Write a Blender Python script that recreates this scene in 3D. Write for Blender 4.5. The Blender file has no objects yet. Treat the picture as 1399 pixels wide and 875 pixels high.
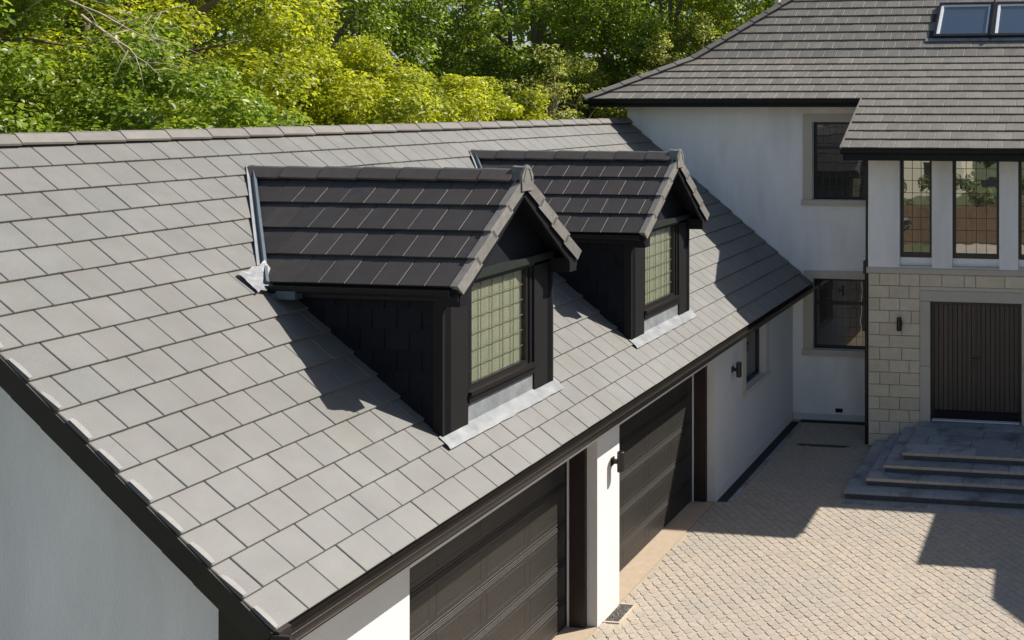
import bpy, math, random
import numpy as np
from mathutils import Vector, Matrix
R = math.radians
random.seed(7)
rng = np.random.default_rng(7)
SC = bpy.context.scene
COL = SC.collection

# ------------------------------------------------------------------ camera
CAMZ = 6.379
cd = bpy.data.cameras.new("camera")
cam = bpy.data.objects.new("camera", cd); COL.objects.link(cam)
cam.location = (0, 0, CAMZ)
cam.rotation_euler = (R(90), 0, 0.1386)
cd.sensor_width = 36
cd.lens = 1300.0 / 1399.0 * 36
cd.shift_x = -0.4308
cd.shift_y = -0.2088
cd.clip_start = 0.1; cd.clip_end = 2000
SC.camera = cam

# ------------------------------------------------------------------ light
TO_SUN = Vector((0.82, 0.525, 1.0)).normalized()
w = bpy.data.worlds.new("World"); SC.world = w; w.use_nodes = True
nt = w.node_tree; nt.nodes.clear()
sky = nt.nodes.new("ShaderNodeTexSky"); sky.sky_type = 'NISHITA'; sky.sun_disc = False
sky.sun_elevation = math.asin(TO_SUN.z)
sky.sun_rotation = math.atan2(TO_SUN.x, TO_SUN.y)
sky.air_density = 1.0; sky.dust_density = 1.2; sky.ozone_density = 1.0
bg = nt.nodes.new("ShaderNodeBackground"); bg.inputs['Strength'].default_value = 0.074
wo = nt.nodes.new("ShaderNodeOutputWorld")
hsw = nt.nodes.new("ShaderNodeHueSaturation"); hsw.inputs['Saturation'].default_value = 1.0
nt.links.new(sky.outputs[0], hsw.inputs['Color']); nt.links.new(hsw.outputs[0], bg.inputs[0]); nt.links.new(bg.outputs[0], wo.inputs[0])
sd = bpy.data.lights.new("sun", 'SUN'); sd.energy = 4.6; sd.angle = R(0.5); sd.color = (1.0, 0.94, 0.85)
sun = bpy.data.objects.new("sun", sd); COL.objects.link(sun)
sun.rotation_euler = TO_SUN.to_track_quat('Z', 'Y').to_euler(); sun.location = (20, 14, 30)
SC.view_settings.view_transform = 'Standard'; SC.view_settings.look = 'None'
SC.view_settings.exposure = 0.75; SC.view_settings.gamma = 1.0

# ------------------------------------------------------------------ materials
def mat(name, col, rough=0.7, var=0.0, noise=0.0, nscale=8.0, bump=0.0, bscale=60.0, spec=0.5,
        metal=0.0, palette=None, coat=0.0, stain=None, stretch=(1, 1, 1), ior=1.5):
    """Procedural material: base colour with per-piece variation, mottling, optional stain and bump."""
    m = bpy.data.materials.new(name); m.use_nodes = True
    n = m.node_tree.nodes; L = m.node_tree.links
    b = n['Principled BSDF']
    b.inputs['Roughness'].default_value = rough
    b.inputs['Specular IOR Level'].default_value = spec
    b.inputs['Metallic'].default_value = metal
    b.inputs['Coat Weight'].default_value = coat; b.inputs['IOR'].default_value = ior
    tc = n.new("ShaderNodeTexCoord"); geo = n.new("ShaderNodeNewGeometry"); oi = n.new("ShaderNodeObjectInfo")
    add = n.new("ShaderNodeMath"); add.operation = 'ADD'; L.new(geo.outputs['Random Per Island'], add.inputs[0]); L.new(oi.outputs['Random'], add.inputs[1])
    fr = n.new("ShaderNodeMath"); fr.operation = 'FRACT'; L.new(add.outputs[0], fr.inputs[0])
    if palette:
        cr = n.new("ShaderNodeValToRGB"); cr.color_ramp.interpolation = 'LINEAR'
        e = cr.color_ramp.elements
        while len(e) < len(palette): e.new(0.5)
        for i, c in enumerate(palette):
            e[i].position = i / (len(palette) - 1); e[i].color = (*c, 1)
        L.new(fr.outputs[0], cr.inputs[0]); csock = cr.outputs[0]
    else:
        rgb = n.new("ShaderNodeRGB"); rgb.outputs[0].default_value = (*col, 1); csock = rgb.outputs[0]
    mp = n.new("ShaderNodeMapping"); mp.inputs['Scale'].default_value = stretch
    L.new(geo.outputs['Position'], mp.inputs[0])
    if var:
        hs = n.new("ShaderNodeHueSaturation")
        mr = n.new("ShaderNodeMapRange"); mr.inputs['To Min'].default_value = 1 - var; mr.inputs['To Max'].default_value = 1 + var
        L.new(fr.outputs[0], mr.inputs[0]); L.new(mr.outputs[0], hs.inputs['Value']); L.new(csock, hs.inputs['Color']); csock = hs.outputs[0]
    if noise:
        nz = n.new("ShaderNodeTexNoise"); nz.inputs['Scale'].default_value = nscale; nz.inputs['Detail'].default_value = 6; nz.inputs['Roughness'].default_value = 0.62
        L.new(mp.outputs[0], nz.inputs['Vector'])
        hs = n.new("ShaderNodeHueSaturation"); mr = n.new("ShaderNodeMapRange")
        mr.inputs['From Min'].default_value = 0.3; mr.inputs['From Max'].default_value = 0.7
        mr.inputs['To Min'].default_value = 1 - noise; mr.inputs['To Max'].default_value = 1 + noise
        L.new(nz.outputs[0], mr.inputs[0]); L.new(mr.outputs[0], hs.inputs['Value']); L.new(csock, hs.inputs['Color']); csock = hs.outputs[0]
    if stain:
        c2, sc_, amt = stain
        nz = n.new("ShaderNodeTexNoise"); nz.inputs['Scale'].default_value = sc_; nz.inputs['Detail'].default_value = 5
        L.new(mp.outputs[0], nz.inputs['Vector'])
        mr = n.new("ShaderNodeMapRange"); mr.inputs['From Min'].default_value = 0.48; mr.inputs['From Max'].default_value = 0.72
        mr.inputs['To Max'].default_value = amt; L.new(nz.outputs[0], mr.inputs[0])
        mx = n.new("ShaderNodeMix"); mx.data_type = 'RGBA'; L.new(mr.outputs[0], mx.inputs[0]); L.new(csock, mx.inputs[6]); mx.inputs[7].default_value = (*c2, 1)
        csock = mx.outputs[2]
    L.new(csock, b.inputs['Base Color'])
    if bump:
        nz = n.new("ShaderNodeTexNoise"); nz.inputs['Scale'].default_value = bscale; nz.inputs['Detail'].default_value = 4
        L.new(mp.outputs[0], nz.inputs['Vector'])
        bp = n.new("ShaderNodeBump"); bp.inputs['Strength'].default_value = bump; bp.inputs['Distance'].default_value = 0.01
        L.new(nz.outputs[0], bp.inputs['Height']); L.new(bp.outputs[0], b.inputs['Normal'])
    return m

def glass_mat(name, tint=(0.02, 0.025, 0.03), refl=0.3, see=0.0):
    m = bpy.data.materials.new(name); m.use_nodes = True
    n = m.node_tree.nodes; L = m.node_tree.links
    b = n['Principled BSDF']; b.inputs['Base Color'].default_value = (*tint, 1); b.inputs['Roughness'].default_value = 0.25
    g = n.new("ShaderNodeBsdfGlossy"); g.inputs['Roughness'].default_value = 0.012; g.inputs['Color'].default_value = (0.92, 0.95, 0.96, 1)
    nz = n.new("ShaderNodeTexNoise"); nz.inputs['Scale'].default_value = 1.6
    geo = n.new("ShaderNodeNewGeometry"); L.new(geo.outputs['Position'], nz.inputs['Vector'])
    bp = n.new("ShaderNodeBump"); bp.inputs['Strength'].default_value = 0.25; bp.inputs['Distance'].default_value = 0.01
    L.new(nz.outputs[0], bp.inputs['Height']); L.new(bp.outputs[0], g.inputs['Normal'])
    fr = n.new("ShaderNodeFresnel"); fr.inputs[0].default_value = 1.5
    # Fresnel on the outer face only: the inner face of a thin pane must not totally reflect
    bf = n.new("ShaderNodeMath"); bf.operation = 'SUBTRACT'; bf.inputs[0].default_value = 1.0; L.new(geo.outputs['Backfacing'], bf.inputs[1])
    fm = n.new("ShaderNodeMath"); fm.operation = 'MULTIPLY'; L.new(fr.outputs[0], fm.inputs[0]); L.new(bf.outputs[0], fm.inputs[1])
    mx = n.new("ShaderNodeMath"); mx.operation = 'MAXIMUM'; mx.inputs[1].default_value = refl; L.new(fm.outputs[0], mx.inputs[0])
    base = b.outputs[0]
    if see:
        t = n.new("ShaderNodeBsdfTransparent"); t.inputs[0].default_value = (0.9, 0.93, 0.9, 1)
        ms0 = n.new("ShaderNodeMixShader"); ms0.inputs[0].default_value = see
        L.new(b.outputs[0], ms0.inputs[1]); L.new(t.outputs[0], ms0.inputs[2]); base = ms0.outputs[0]
    ms = n.new("ShaderNodeMixShader"); L.new(mx.outputs[0], ms.inputs[0]); L.new(base, ms.inputs[1]); L.new(g.outputs[0], ms.inputs[2])
    L.new(ms.outputs[0], n['Material Output'].inputs[0])
    return m

def leaf_mat(name, cols, trans=0.45):
    m = bpy.data.materials.new(name); m.use_nodes = True
    n = m.node_tree.nodes; L = m.node_tree.links; n.remove(n['Principled BSDF'])
    geo = n.new("ShaderNodeNewGeometry")
    cr = n.new("ShaderNodeValToRGB"); e = cr.color_ramp.elements
    while len(e) < len(cols): e.new(0.5)
    for i, c in enumerate(cols): e[i].position = i / (len(cols) - 1); e[i].color = (*c, 1)
    nz = n.new("ShaderNodeTexNoise"); nz.inputs['Scale'].default_value = 0.9; nz.inputs['Detail'].default_value = 2
    L.new(geo.outputs['Position'], nz.inputs['Vector'])
    mm = n.new("ShaderNodeMath"); mm.operation = 'MULTIPLY_ADD'; mm.inputs[1].default_value = 0.45; L.new(geo.outputs['Random Per Island'], mm.inputs[0])
    m2 = n.new("ShaderNodeMath"); m2.operation = 'MULTIPLY_ADD'; m2.inputs[1].default_value = 1.5; m2.inputs[2].default_value = -0.45
    L.new(nz.outputs[0], m2.inputs[0]); L.new(m2.outputs[0], mm.inputs[2]); L.new(mm.outputs[0], cr.inputs[0])
    d = n.new("ShaderNodeBsdfPrincipled"); d.inputs['Roughness'].default_value = 0.4; d.inputs['Specular IOR Level'].default_value = 0.5
    t = n.new("ShaderNodeBsdfTranslucent")
    hs = n.new("ShaderNodeHueSaturation"); hs.inputs['Value'].default_value = 2.3; hs.inputs['Saturation'].default_value = 1.02
    L.new(cr.outputs[0], d.inputs['Base Color']); L.new(cr.outputs[0], hs.inputs['Color']); L.new(hs.outputs[0], t.inputs[0])
    ms = n.new("ShaderNodeMixShader"); ms.inputs[0].default_value = trans
    L.new(d.outputs[0], ms.inputs[1]); L.new(t.outputs[0], ms.inputs[2]); L.new(ms.outputs[0], n['Material Output'].inputs[0])
    return m

M = {}
M['render'] = mat("white_roughcast", (0.88, 0.87, 0.835), 0.9, noise=0.06, nscale=1.6, bump=1.0, bscale=70, spec=0.2, stain=((0.66, 0.66, 0.62), 1.1, 0.6), stretch=(1.6, 1.6, .35))  # white lifted in colour to brighten the walls lying in shade
M['render_smooth'] = mat("smooth_white_render", (0.62, 0.615, 0.595), 0.85, noise=0.04, nscale=2, bump=0.5, bscale=90, spec=0.2, stain=((0.60, 0.59, 0.56), 1.6, 0.35), stretch=(1, 1, .5))  # white darkened in colour to offset the sun on the garage front
M['tile_pale'] = mat("pale_grey_tile", (0.3, 0.3, 0.3), 0.58, noise=0.13, nscale=3.2, bump=0.3, bscale=120, spec=0.9, ior=1.55,
                     palette=[(0.1086, 0.105, 0.0948), (0.1173, 0.1153, 0.1052), (0.1068, 0.1073, 0.0998), (0.1217, 0.1178, 0.105), (0.1123, 0.1123, 0.1053), (0.1186, 0.1119, 0.1012), (0.1035, 0.1025, 0.0949)],
                     stain=((0.088, 0.084, 0.070), 1.1, 0.55))
M['tile_house'] = mat("grey_house_tile", (0.2, 0.2, 0.2), 0.6, noise=0.12, nscale=6, bump=0.25, bscale=140, spec=0.4,
                      palette=[(0.1462, 0.1333, 0.1141), (0.1756, 0.1612, 0.1381), (0.1594, 0.1449, 0.1251), (0.1932, 0.1771, 0.1512)])
M['tile_brown'] = mat("dark_brown_tile", (0.05, 0.045, 0.04), 0.55, noise=0.12, nscale=9, bump=0.3, bscale=160, spec=0.45,
                      palette=[(0.038, 0.0329, 0.0304), (0.0497, 0.0426, 0.039), (0.0424, 0.0383, 0.0363), (0.0535, 0.0453, 0.0413)])
M['ridge_tile'] = mat("grey_brown_ridge_tile", (0.155, 0.144, 0.13), 0.55, var=0.1, noise=0.12, nscale=9, bump=0.25, bscale=140, spec=0.35)
M['ridge_brown'] = mat("brown_ridge_tile", (0.085, 0.071, 0.063), 0.55, var=0.12, noise=0.12, nscale=9, bump=0.25, bscale=140)
M['verge_cap'] = mat("weathered_verge_cap", (0.155, 0.147, 0.134), 0.6, var=0.15, noise=0.2, nscale=14, bump=0.3, bscale=120)
M['verge_dark'] = mat("dark_brown_verge", (0.020, 0.016, 0.013), 0.6, var=0.18, noise=0.15, nscale=8, bump=0.2, bscale=80)
M['verge_glint'] = mat("pale_verge_glint", (0.22, 0.215, 0.205), 0.6, noise=0.1, nscale=20)  # pale colour stands in for the highlight on the verge edges
M['underlay'] = mat("black_underlay", (0.055, 0.043, 0.033), 0.95, noise=0.2)
M['black'] = mat("black_paint", (0.008, 0.008, 0.010), 0.5, noise=0.2, nscale=6, spec=0.25)
M['cheek'] = mat("black_slate_cheek", (0.008, 0.009, 0.013), 0.7, var=0.2, noise=0.2, nscale=6, bump=0.2, spec=0.2)
M['dark_grey'] = mat("charcoal_board", (0.010, 0.010, 0.010), 0.6, spec=0.25, noise=0.15, nscale=12, bump=0.1, stretch=(6, 6, 0.6))
M['dark_green'] = mat("dark_green_grey_board", (0.012, 0.015, 0.012), 0.55, noise=0.15, nscale=8)
M['gutter'] = mat("brown_gutter", (0.012, 0.0095, 0.0075), 0.35, spec=0.4, noise=0.25, nscale=4, bump=0.1)
M['window_brown'] = mat("dark_brown_window_frame", (0.013, 0.0105, 0.0095), 0.38, noise=0.15, nscale=20)
M['window_black'] = mat("black_window_frame", (0.014, 0.014, 0.015), 0.35, noise=0.1)
M['lead'] = mat("pale_lead_sheet", (0.185, 0.195, 0.205), 0.5, noise=0.2, nscale=7, bump=0.2, bscale=14, spec=0.5, stain=((0.29, 0.295, 0.295), 5, 0.7))
M['lead_blue'] = mat("sky_tinted_lead", (0.045, 0.075, 0.10), 0.45, noise=0.15, nscale=9, bump=0.2, bscale=20, spec=0.7)  # the blue cast of the sky is put into this lead colour
M['garage_door'] = mat("brown_garage_door", (0.025, 0.0225, 0.0195), 0.42, noise=0.16, nscale=5, bump=0.25, bscale=30, stretch=(1, 0.6, 9))
M['jamb'] = mat("dark_brown_jamb", (0.020, 0.012, 0.010), 0.5, noise=0.2, nscale=6, stretch=(5, 5, 0.7))
M['white_strip'] = mat("off_white_strip", (0.60, 0.60, 0.58), 0.6, noise=0.03)
M['dress'] = mat("buff_dressed_stone", (0.52, 0.475, 0.39), 0.8, var=0.04, noise=0.06, nscale=5, bump=0.2, bscale=80)
M['stone'] = mat("buff_ashlar", (0.4, 0.36, 0.28), 0.85, noise=0.09, nscale=7, bump=0.4, bscale=50,
                 palette=[(0.6548, 0.5684, 0.4212), (0.5932, 0.5135, 0.3835), (0.6957, 0.6122, 0.4645), (0.6335, 0.5566, 0.4224), (0.6626, 0.5627, 0.4083)])
M['joint'] = mat("grey_mortar_joint", (0.23, 0.205, 0.165), 0.95, noise=0.1)
M['door_board'] = mat("brown_stained_board", (0.060, 0.046, 0.037), 0.45, var=0.12, noise=0.18, nscale=6, bump=0.2, bscale=30, stretch=(8, 8, 0.6))
M['granite'] = mat("blue_grey_granite", (0.15, 0.18, 0.21), 0.6, noise=0.16, nscale=14, bump=0.2, bscale=120,
                   palette=[(0.2032, 0.2213, 0.2407), (0.2865, 0.3074, 0.3271), (0.2354, 0.2547, 0.2754), (0.3228, 0.3422, 0.3617), (0.2542, 0.2741, 0.2925)],
                   stain=((0.075, 0.09, 0.105), 2.6, 0.85))
M['riser'] = mat("shade_toned_granite_riser", (0.07, 0.08, 0.09), 0.8, noise=0.25, nscale=10)  # granite with the shade below the nosing put into its colour
M['nosing'] = mat("buff_sawn_edge", (0.44, 0.37, 0.31), 0.8, var=0.12, noise=0.12, nscale=16)
M['paver'] = mat("buff_block_paver", (0.4, 0.35, 0.28), 0.88, noise=0.14, nscale=16, bump=0.4, bscale=70,
                 palette=[(0.3428, 0.2891, 0.231), (0.3804, 0.3303, 0.27), (0.3246, 0.283, 0.2329), (0.3881, 0.3268, 0.2593), (0.3528, 0.3155, 0.2661), (0.3786, 0.3157, 0.2553), (0.3264, 0.2931, 0.2515)],
                 stain=((0.28, 0.265, 0.24), 0.55, 0.65))
M['sand'] = mat("jointing_sand", (0.33, 0.275, 0.21), 0.95, noise=0.2, nscale=40)
M['bed'] = mat("pale_bedding_course", (0.37, 0.315, 0.245), 0.95, noise=0.2, nscale=30, stain=((0.27, 0.235, 0.19), 0.5, 0.6))
M['threshold'] = mat("smooth_concrete_threshold", (0.38, 0.30, 0.22), 0.8, noise=0.08, nscale=8)
M['dark_gravel'] = mat("dark_drain_gravel", (0.022, 0.021, 0.02), 0.9, noise=0.5, nscale=60, bump=1.0, bscale=60)
M['gravel'] = mat("grey_gravel", (0.13, 0.125, 0.105), 0.9, noise=0.5, nscale=45, bump=1.0, bscale=60)
M['steel'] = mat("brushed_steel", (0.5, 0.5, 0.5), 0.35, metal=0.8, noise=0.1)
M['alu'] = mat("pale_aluminium", (0.68, 0.70, 0.72), 0.4, noise=0.05)
M['lamp'] = mat("black_lamp", (0.015, 0.014, 0.013), 0.4, noise=0.1)
M['blind'] = mat("cream_curtain", (0.55, 0.505, 0.40), 0.95, noise=0.08, nscale=5, spec=0.0, stretch=(3, 9, 0.5), stain=((0.47, 0.455, 0.35), 2, 0.5))
M['came'] = mat("lead_came", (0.12, 0.12, 0.085), 0.8, spec=0.1, noise=0.1)
M['glass_clear'] = glass_mat("clear_pane", (0.04, 0.045, 0.03), 0.12, 0.9)
M['glass_dark'] = glass_mat("dark_pane", (0.012, 0.013, 0.015), 0.13)
M['glass_bright'] = glass_mat("reflecting_pane", (0.025, 0.02, 0.015), 0.38)
M['glass_sky'] = glass_mat("skylight_pane", (0.03, 0.05, 0.07), 0.2)
M['bark'] = mat("grey_brown_bark", (0.16, 0.12, 0.085), 0.9, noise=0.3, nscale=6, bump=0.8, bscale=20, stretch=(1, 1, 0.3))
M['bark_pale'] = mat("pale_bare_bark", (0.34, 0.27, 0.20), 0.9, noise=0.2, nscale=9, bump=0.5, bscale=30)
M['fence'] = mat("brown_fence_board", (0.13, 0.08, 0.045), 0.85, var=0.15, noise=0.2, nscale=5, stretch=(6, 6, 0.6))
M['ground'] = mat("rough_ground", (0.07, 0.085, 0.03), 0.95, noise=0.35, nscale=0.6, stain=((0.12, 0.09, 0.05), 0.3, 0.7))
M['soil'] = mat("dark_leaf_litter", (0.06, 0.045, 0.03), 0.95, noise=0.3, nscale=2)
M['cream_wall'] = mat("cream_neighbour_render", (0.6, 0.55, 0.42), 0.9, noise=0.05)
M['leaf_bright'] = leaf_mat("bright_spring_leaf", [(0.07, 0.10, 0.010), (0.17, 0.20, 0.016), (0.29, 0.31, 0.02), (0.39, 0.385, 0.03)], 0.5)
M['leaf_fresh'] = leaf_mat("fresh_green_leaf", [(0.026, 0.052, 0.008), (0.085, 0.14, 0.014), (0.175, 0.235, 0.022), (0.28, 0.325, 0.035)], 0.45)
M['leaf_mid'] = leaf_mat("mid_green_leaf", [(0.05, 0.08, 0.012), (0.12, 0.16, 0.025), (0.21, 0.25, 0.04), (0.32, 0.34, 0.09)], 0.5)
M['leaf_dark'] = leaf_mat("dark_green_leaf", [(0.03, 0.05, 0.014), (0.065, 0.095, 0.025), (0.13, 0.16, 0.04), (0.28, 0.29, 0.16)], 0.45)
M['leaf_brown'] = leaf_mat("budding_brown_leaf", [(0.06, 0.065, 0.02), (0.14, 0.155, 0.03), (0.27, 0.29, 0.05), (0.38, 0.36, 0.17)], 0.5)

# ------------------------------------------------------------------ builders
class MB:
    def __init__(s): s.v = []; s.f = []
    def add(s, vs, fs):
        o = len(s.v); s.v += [tuple(v) for v in vs]; s.f += [tuple(i + o for i in f) for f in fs]; return s
    def box(s, x0, x1, y0, y1, z0, z1):
        x0, x1 = sorted((x0, x1)); y0, y1 = sorted((y0, y1)); z0, z1 = sorted((z0, z1))
        return s.add([(x0,y0,z0),(x1,y0,z0),(x1,y1,z0),(x0,y1,z0),(x0,y0,z1),(x1,y0,z1),(x1,y1,z1),(x0,y1,z1)],
                     [(0,3,2,1),(4,5,6,7),(0,1,5,4),(1,2,6,5),(2,3,7,6),(3,0,4,7)])
    def bevbox(s, x0, x1, y0, y1, z0, z1, b, axis):
        """box whose face towards `axis` ('+x','-x','-y','+z') has chamfered edges"""
        if axis == '+z': f = lambda a,c,h: (a,c,h); A=(x0,x1,y0,y1,z0,z1)
        elif axis == '+x': f = lambda a,c,h: (h,a,c); A=(y0,y1,z0,z1,x0,x1)
        elif axis == '-y': f = lambda a,c,h: (a,-h,c); A=(x0,x1,z0,z1,-y1,-y0)
        elif axis == '-x': f = lambda a,c,h: (-h,-a,c); A=(-y1,-y0,z0,z1,-x1,-x0)
        a0,a1,c0,c1,h0,h1 = A
        vs=[(a0,c0,h0),(a1,c0,h0),(a1,c1,h0),(a0,c1,h0),(a0,c0,h1-b),(a1,c0,h1-b),(a1,c1,h1-b),(a0,c1,h1-b),
            (a0+b,c0+b,h1),(a1-b,c0+b,h1),(a1-b,c1-b,h1),(a0+b,c1-b,h1)]
        fs=[(0,3,2,1),(0,1,5,4),(1,2,6,5),(2,3,7,6),(3,0,4,7),(4,5,9,8),(5,6,10,9),(6,7,11,10),(7,4,8,11),(8,9,10,11)]
        return s.add([f(*v) for v in vs], fs)
    def prism(s, pts, d):
        """closed prism: polygon pts (3D, counter-clockwise seen from the front) pushed back by vector d"""
        n = len(pts); d = Vector(d)
        vs = [Vector(p) for p in pts] + [Vector(p) + d for p in pts]
        fs = [tuple(range(n)), tuple(range(2*n-1, n-1, -1))] + [(i, i+n, (i+1) % n + n, (i+1) % n) for i in range(n)]
        return s.add(vs, fs)
    def beam(s, a, b, w, h, up=(0,0,1)):
        a = Vector(a); b = Vector(b); t = (b-a).normalized(); u = Vector(up); sd_ = t.cross(u).normalized(); u = sd_.cross(t)
        q = [(-w/2,-h/2),(w/2,-h/2),(w/2,h/2),(-w/2,h/2)]
        vs = [p + sd_*i + u*j for p in (a,b) for i,j in q]
        return s.add(vs, [(0,1,2,3),(7,6,5,4),(0,4,5,1),(1,5,6,2),(2,6,7,3),(3,7,4,0)])
    def tube(s, pts, rad, n=8):
        pts = [Vector(p) for p in pts]; o = len(s.v); rad = rad if hasattr(rad, '__len__') else [rad]*len(pts)
        ref = Vector((0.31, 0.22, 0.92))
        for i, p in enumerate(pts):
            t = (pts[min(i+1, len(pts)-1)] - pts[max(i-1, 0)]).normalized()
            r_ = ref if abs(t.dot(ref)) < 0.95 else Vector((1, 0, 0))
            u = t.cross(r_).normalized(); v = t.cross(u)
            for k in range(n):
                a = 2*math.pi*k/n; s.v.append(tuple(p + (u*math.cos(a) + v*math.sin(a))*rad[i]))
        for i in range(len(pts)-1):
            for k in range(n): s.f.append((o+i*n+k, o+i*n+(k+1) % n, o+(i+1)*n+(k+1) % n, o+(i+1)*n+k))
        s.f.append(tuple(o+k for k in range(n-1, -1, -1))); s.f.append(tuple(o+(len(pts)-1)*n+k for k in range(n)))
        return s
    def mesh(s, name, m, origin=(0,0,0), smooth=False):
        me = bpy.data.meshes.new(name); O = Vector(origin)
        me.from_pydata([tuple(Vector(v)-O) for v in s.v], [], s.f); me.update()
        if m: me.materials.append(m)
        if smooth:
            for p in me.polygons: p.use_smooth = True
        return me
    def build(s, name, m, parent=None, origin=None, smooth=False):
        """one object; vertices are given in world coordinates"""
        if origin is None: origin = wloc(parent) if parent else (0,0,0)
        me = s.mesh(name, m, origin, smooth)
        o = bpy.data.objects.new(name, me); COL.objects.link(o)
        if parent: o.parent = parent; o.location = Vector(origin) - wloc(parent)
        else: o.location = origin
        return o
def wloc(o):
    v = Vector((0,0,0))
    while o: v += o.location; o = o.parent
    return v
def place(name, me, parent, Mw):
    o = bpy.data.objects.new(name, me); COL.objects.link(o); o.parent = parent
    Ml = Matrix.Translation(-wloc(parent)) @ Mw
    o.location = Ml.to_translation(); o.rotation_euler = Ml.to_euler(); return o
def tag(o, label=None, cat=None, group=None, kind=None):
    if label: o['label'] = label
    if cat: o['category'] = cat
    if group: o['group'] = group
    if kind: o['kind'] = kind
    return o
def empty(name, loc):
    o = bpy.data.objects.new(name, None); COL.objects.link(o); o.location = loc; o.empty_display_size = 0.3; return o
def copy_tree(o, parent=None):
    c = o.copy(); COL.objects.link(c); c.parent = parent
    for ch in list(o.children): copy_tree(ch, c)
    return c

def clip(poly, a, b, c):
    """keep the part of a 2D polygon where a*x + b*y + c >= 0"""
    out = []
    for i in range(len(poly)):
        p, q = poly[i], poly[(i+1) % len(poly)]
        dp, dq = a*p[0]+b*p[1]+c, a*q[0]+b*q[1]+c
        if dp >= 0: out.append(p)
        if (dp >= 0) != (dq >= 0):
            t = dp/(dp-dq); out.append((p[0]+t*(q[0]-p[0]), p[1]+t*(q[1]-p[1])))
    return out
def area(p): return 0.5*abs(sum(p[i][0]*p[(i+1) % len(p)][1]-p[(i+1) % len(p)][0]*p[i][1] for i in range(len(p)))) if len(p) > 2 else 0

TH = 0.024
def tile_geo(w_, g, ch=0.005):
    """roof tile: x across (0..w), y up the slope (0 = butt), z normal; the butt's top edge lies at z = 0"""
    L_ = g + 0.05; dz = lambda y: -TH*y/g
    c = ch
    vs = [(c,0.004,0),(w_-c,0.004,0),(w_-c,L_,dz(L_)),(c,L_,dz(L_)),
          (0,0.004,-c),(w_,0.004,-c),(w_,L_,dz(L_)-c),(0,L_,dz(L_)-c),
          (c,0,-0.004),(w_-c,0,-0.004),(0,0,-c-0.003),(w_,0,-c-0.003),
          (0,0,-TH-0.002),(w_,0,-TH-0.002),(w_,L_,dz(L_)-TH),(0,L_,dz(L_)-TH)]
    fs = [(0,1,2,3),(4,0,3,7),(1,5,6,2),(8,9,1,0),(10,8,0,4),(9,11,5,1),(12,13,11,9,8,10),(13,14,6,5,11),(12,10,4,7,15),(12,15,14,13)]
    return vs, fs
TILE_CACHE = {}
def tile_mesh(w_, g, m, name):
    k = (round(w_, 3), g, m.name)
    if k not in TILE_CACHE:
        b = MB(); b.add(*tile_geo(round(w_, 3), g)); TILE_CACHE[k] = b.mesh(name, m)
    return TILE_CACHE[k]
def lay_tiles(rows, frame, g, wt, m, parent, name, limit=10**6, clips=(), skip=None, dist=None, gap=0.0045, rise=0.0):
    """rows: list of (course index, x start, x end, bond offset). frame: Matrix whose x axis runs along the courses,
    y up the slope and z along the normal. Tiles cut by `clips` (half planes in the roof plane) become prisms."""
    pieces = []
    for k, x0, x1, off in rows:
        x = x0 + off - wt; first = True
        while x < x1 - 0.01:
            a, b_ = max(x, x0), min(x + wt, x1)
            x += wt
            if b_ - a < 0.04: continue
            y0 = k*g
            quad = [(a+gap/2, y0), (b_-gap/2, y0), (b_-gap/2, y0+g+0.03), (a+gap/2, y0+g+0.03)]
            poly = quad
            for c in clips:
                poly = clip(poly, *c)
                if len(poly) < 3: break
            if len(poly) < 3 or area(poly) < 0.004: continue
            whole = abs(area(poly) - area(quad)) < 1e-6
            P = frame @ Vector(((a+b_)/2, y0+g/2, 0))
            if skip and skip(P, (a+b_)/2, y0+g/2): continue
            pieces.append(((P - cam.location).length, k, a, b_, y0, poly, whole))
    pieces.sort(key=lambda p: p[0] if dist is None else dist(p))
    rest = MB(); made = 0
    for d, k, a, b_, y0, poly, whole in pieces:
        jx = random.uniform(-.0015, .0015); jz = random.uniform(-.002, .002); jr = random.uniform(-.004, .004)
        if whole: T = frame @ Matrix.Translation((a+gap/2+jx, y0+jx, rise+jz)) @ Matrix.Rotation(jr*0.6, 4, 'Y') @ Matrix.Rotation(jr*0.4, 4, 'X')
        wd = b_-a-gap
        if made < limit:
            if whole: place(name, tile_mesh(wd, g, m, name), parent, T)
            else:
                bb = MB(); pts = [frame @ Vector((px, py, rise - TH*(py-y0)/g)) for px, py in poly]
                nrm = (frame.to_3x3() @ Vector((0,0,1)))
                bb.prism(pts, -nrm*TH); bb.build(name, m, parent, origin=sum(pts, Vector())/len(pts))
            made += 1
        else:
            if whole:
                vs, fs = tile_geo(round(wd, 3), g); rest.add([T @ Vector(v) for v in vs], fs)
            else:
                pts = [frame @ Vector((px, py, rise - TH*(py-y0)/g)) for px, py in poly]
                nrm = (frame.to_3x3() @ Vector((0,0,1))); rest.prism(pts, -nrm*TH)
    if rest.v: tag(rest.build(name, m, parent), kind='stuff')
def frame_of(O, X, Y):
    X = Vector(X).normalized(); Y = Vector(Y).normalized(); Z = X.cross(Y)
    m = Matrix((X, Y, Z)).transposed().to_4x4(); m.translation = Vector(O); return m

# ================================================================== GROUND
gz = -0.06
b = MB(); b.add([(-600,-600,gz),(600,-600,gz),(600,600,gz),(-600,600,gz)], [(0,1,2,3)])
tag(b.build('ground', M['ground']), kind='structure', label='rough grassy ground round the houses and under the trees')
b = MB(); b.box(-22, -9.6, 26, 60, gz+0.004, gz+0.008); b.box(-60, -14.3, -4, 60, gz+0.012, gz+0.016)
tag(b.build('woodland_floor', M['soil']), kind='structure', label='dark leaf litter under the trees behind the garage')
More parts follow.
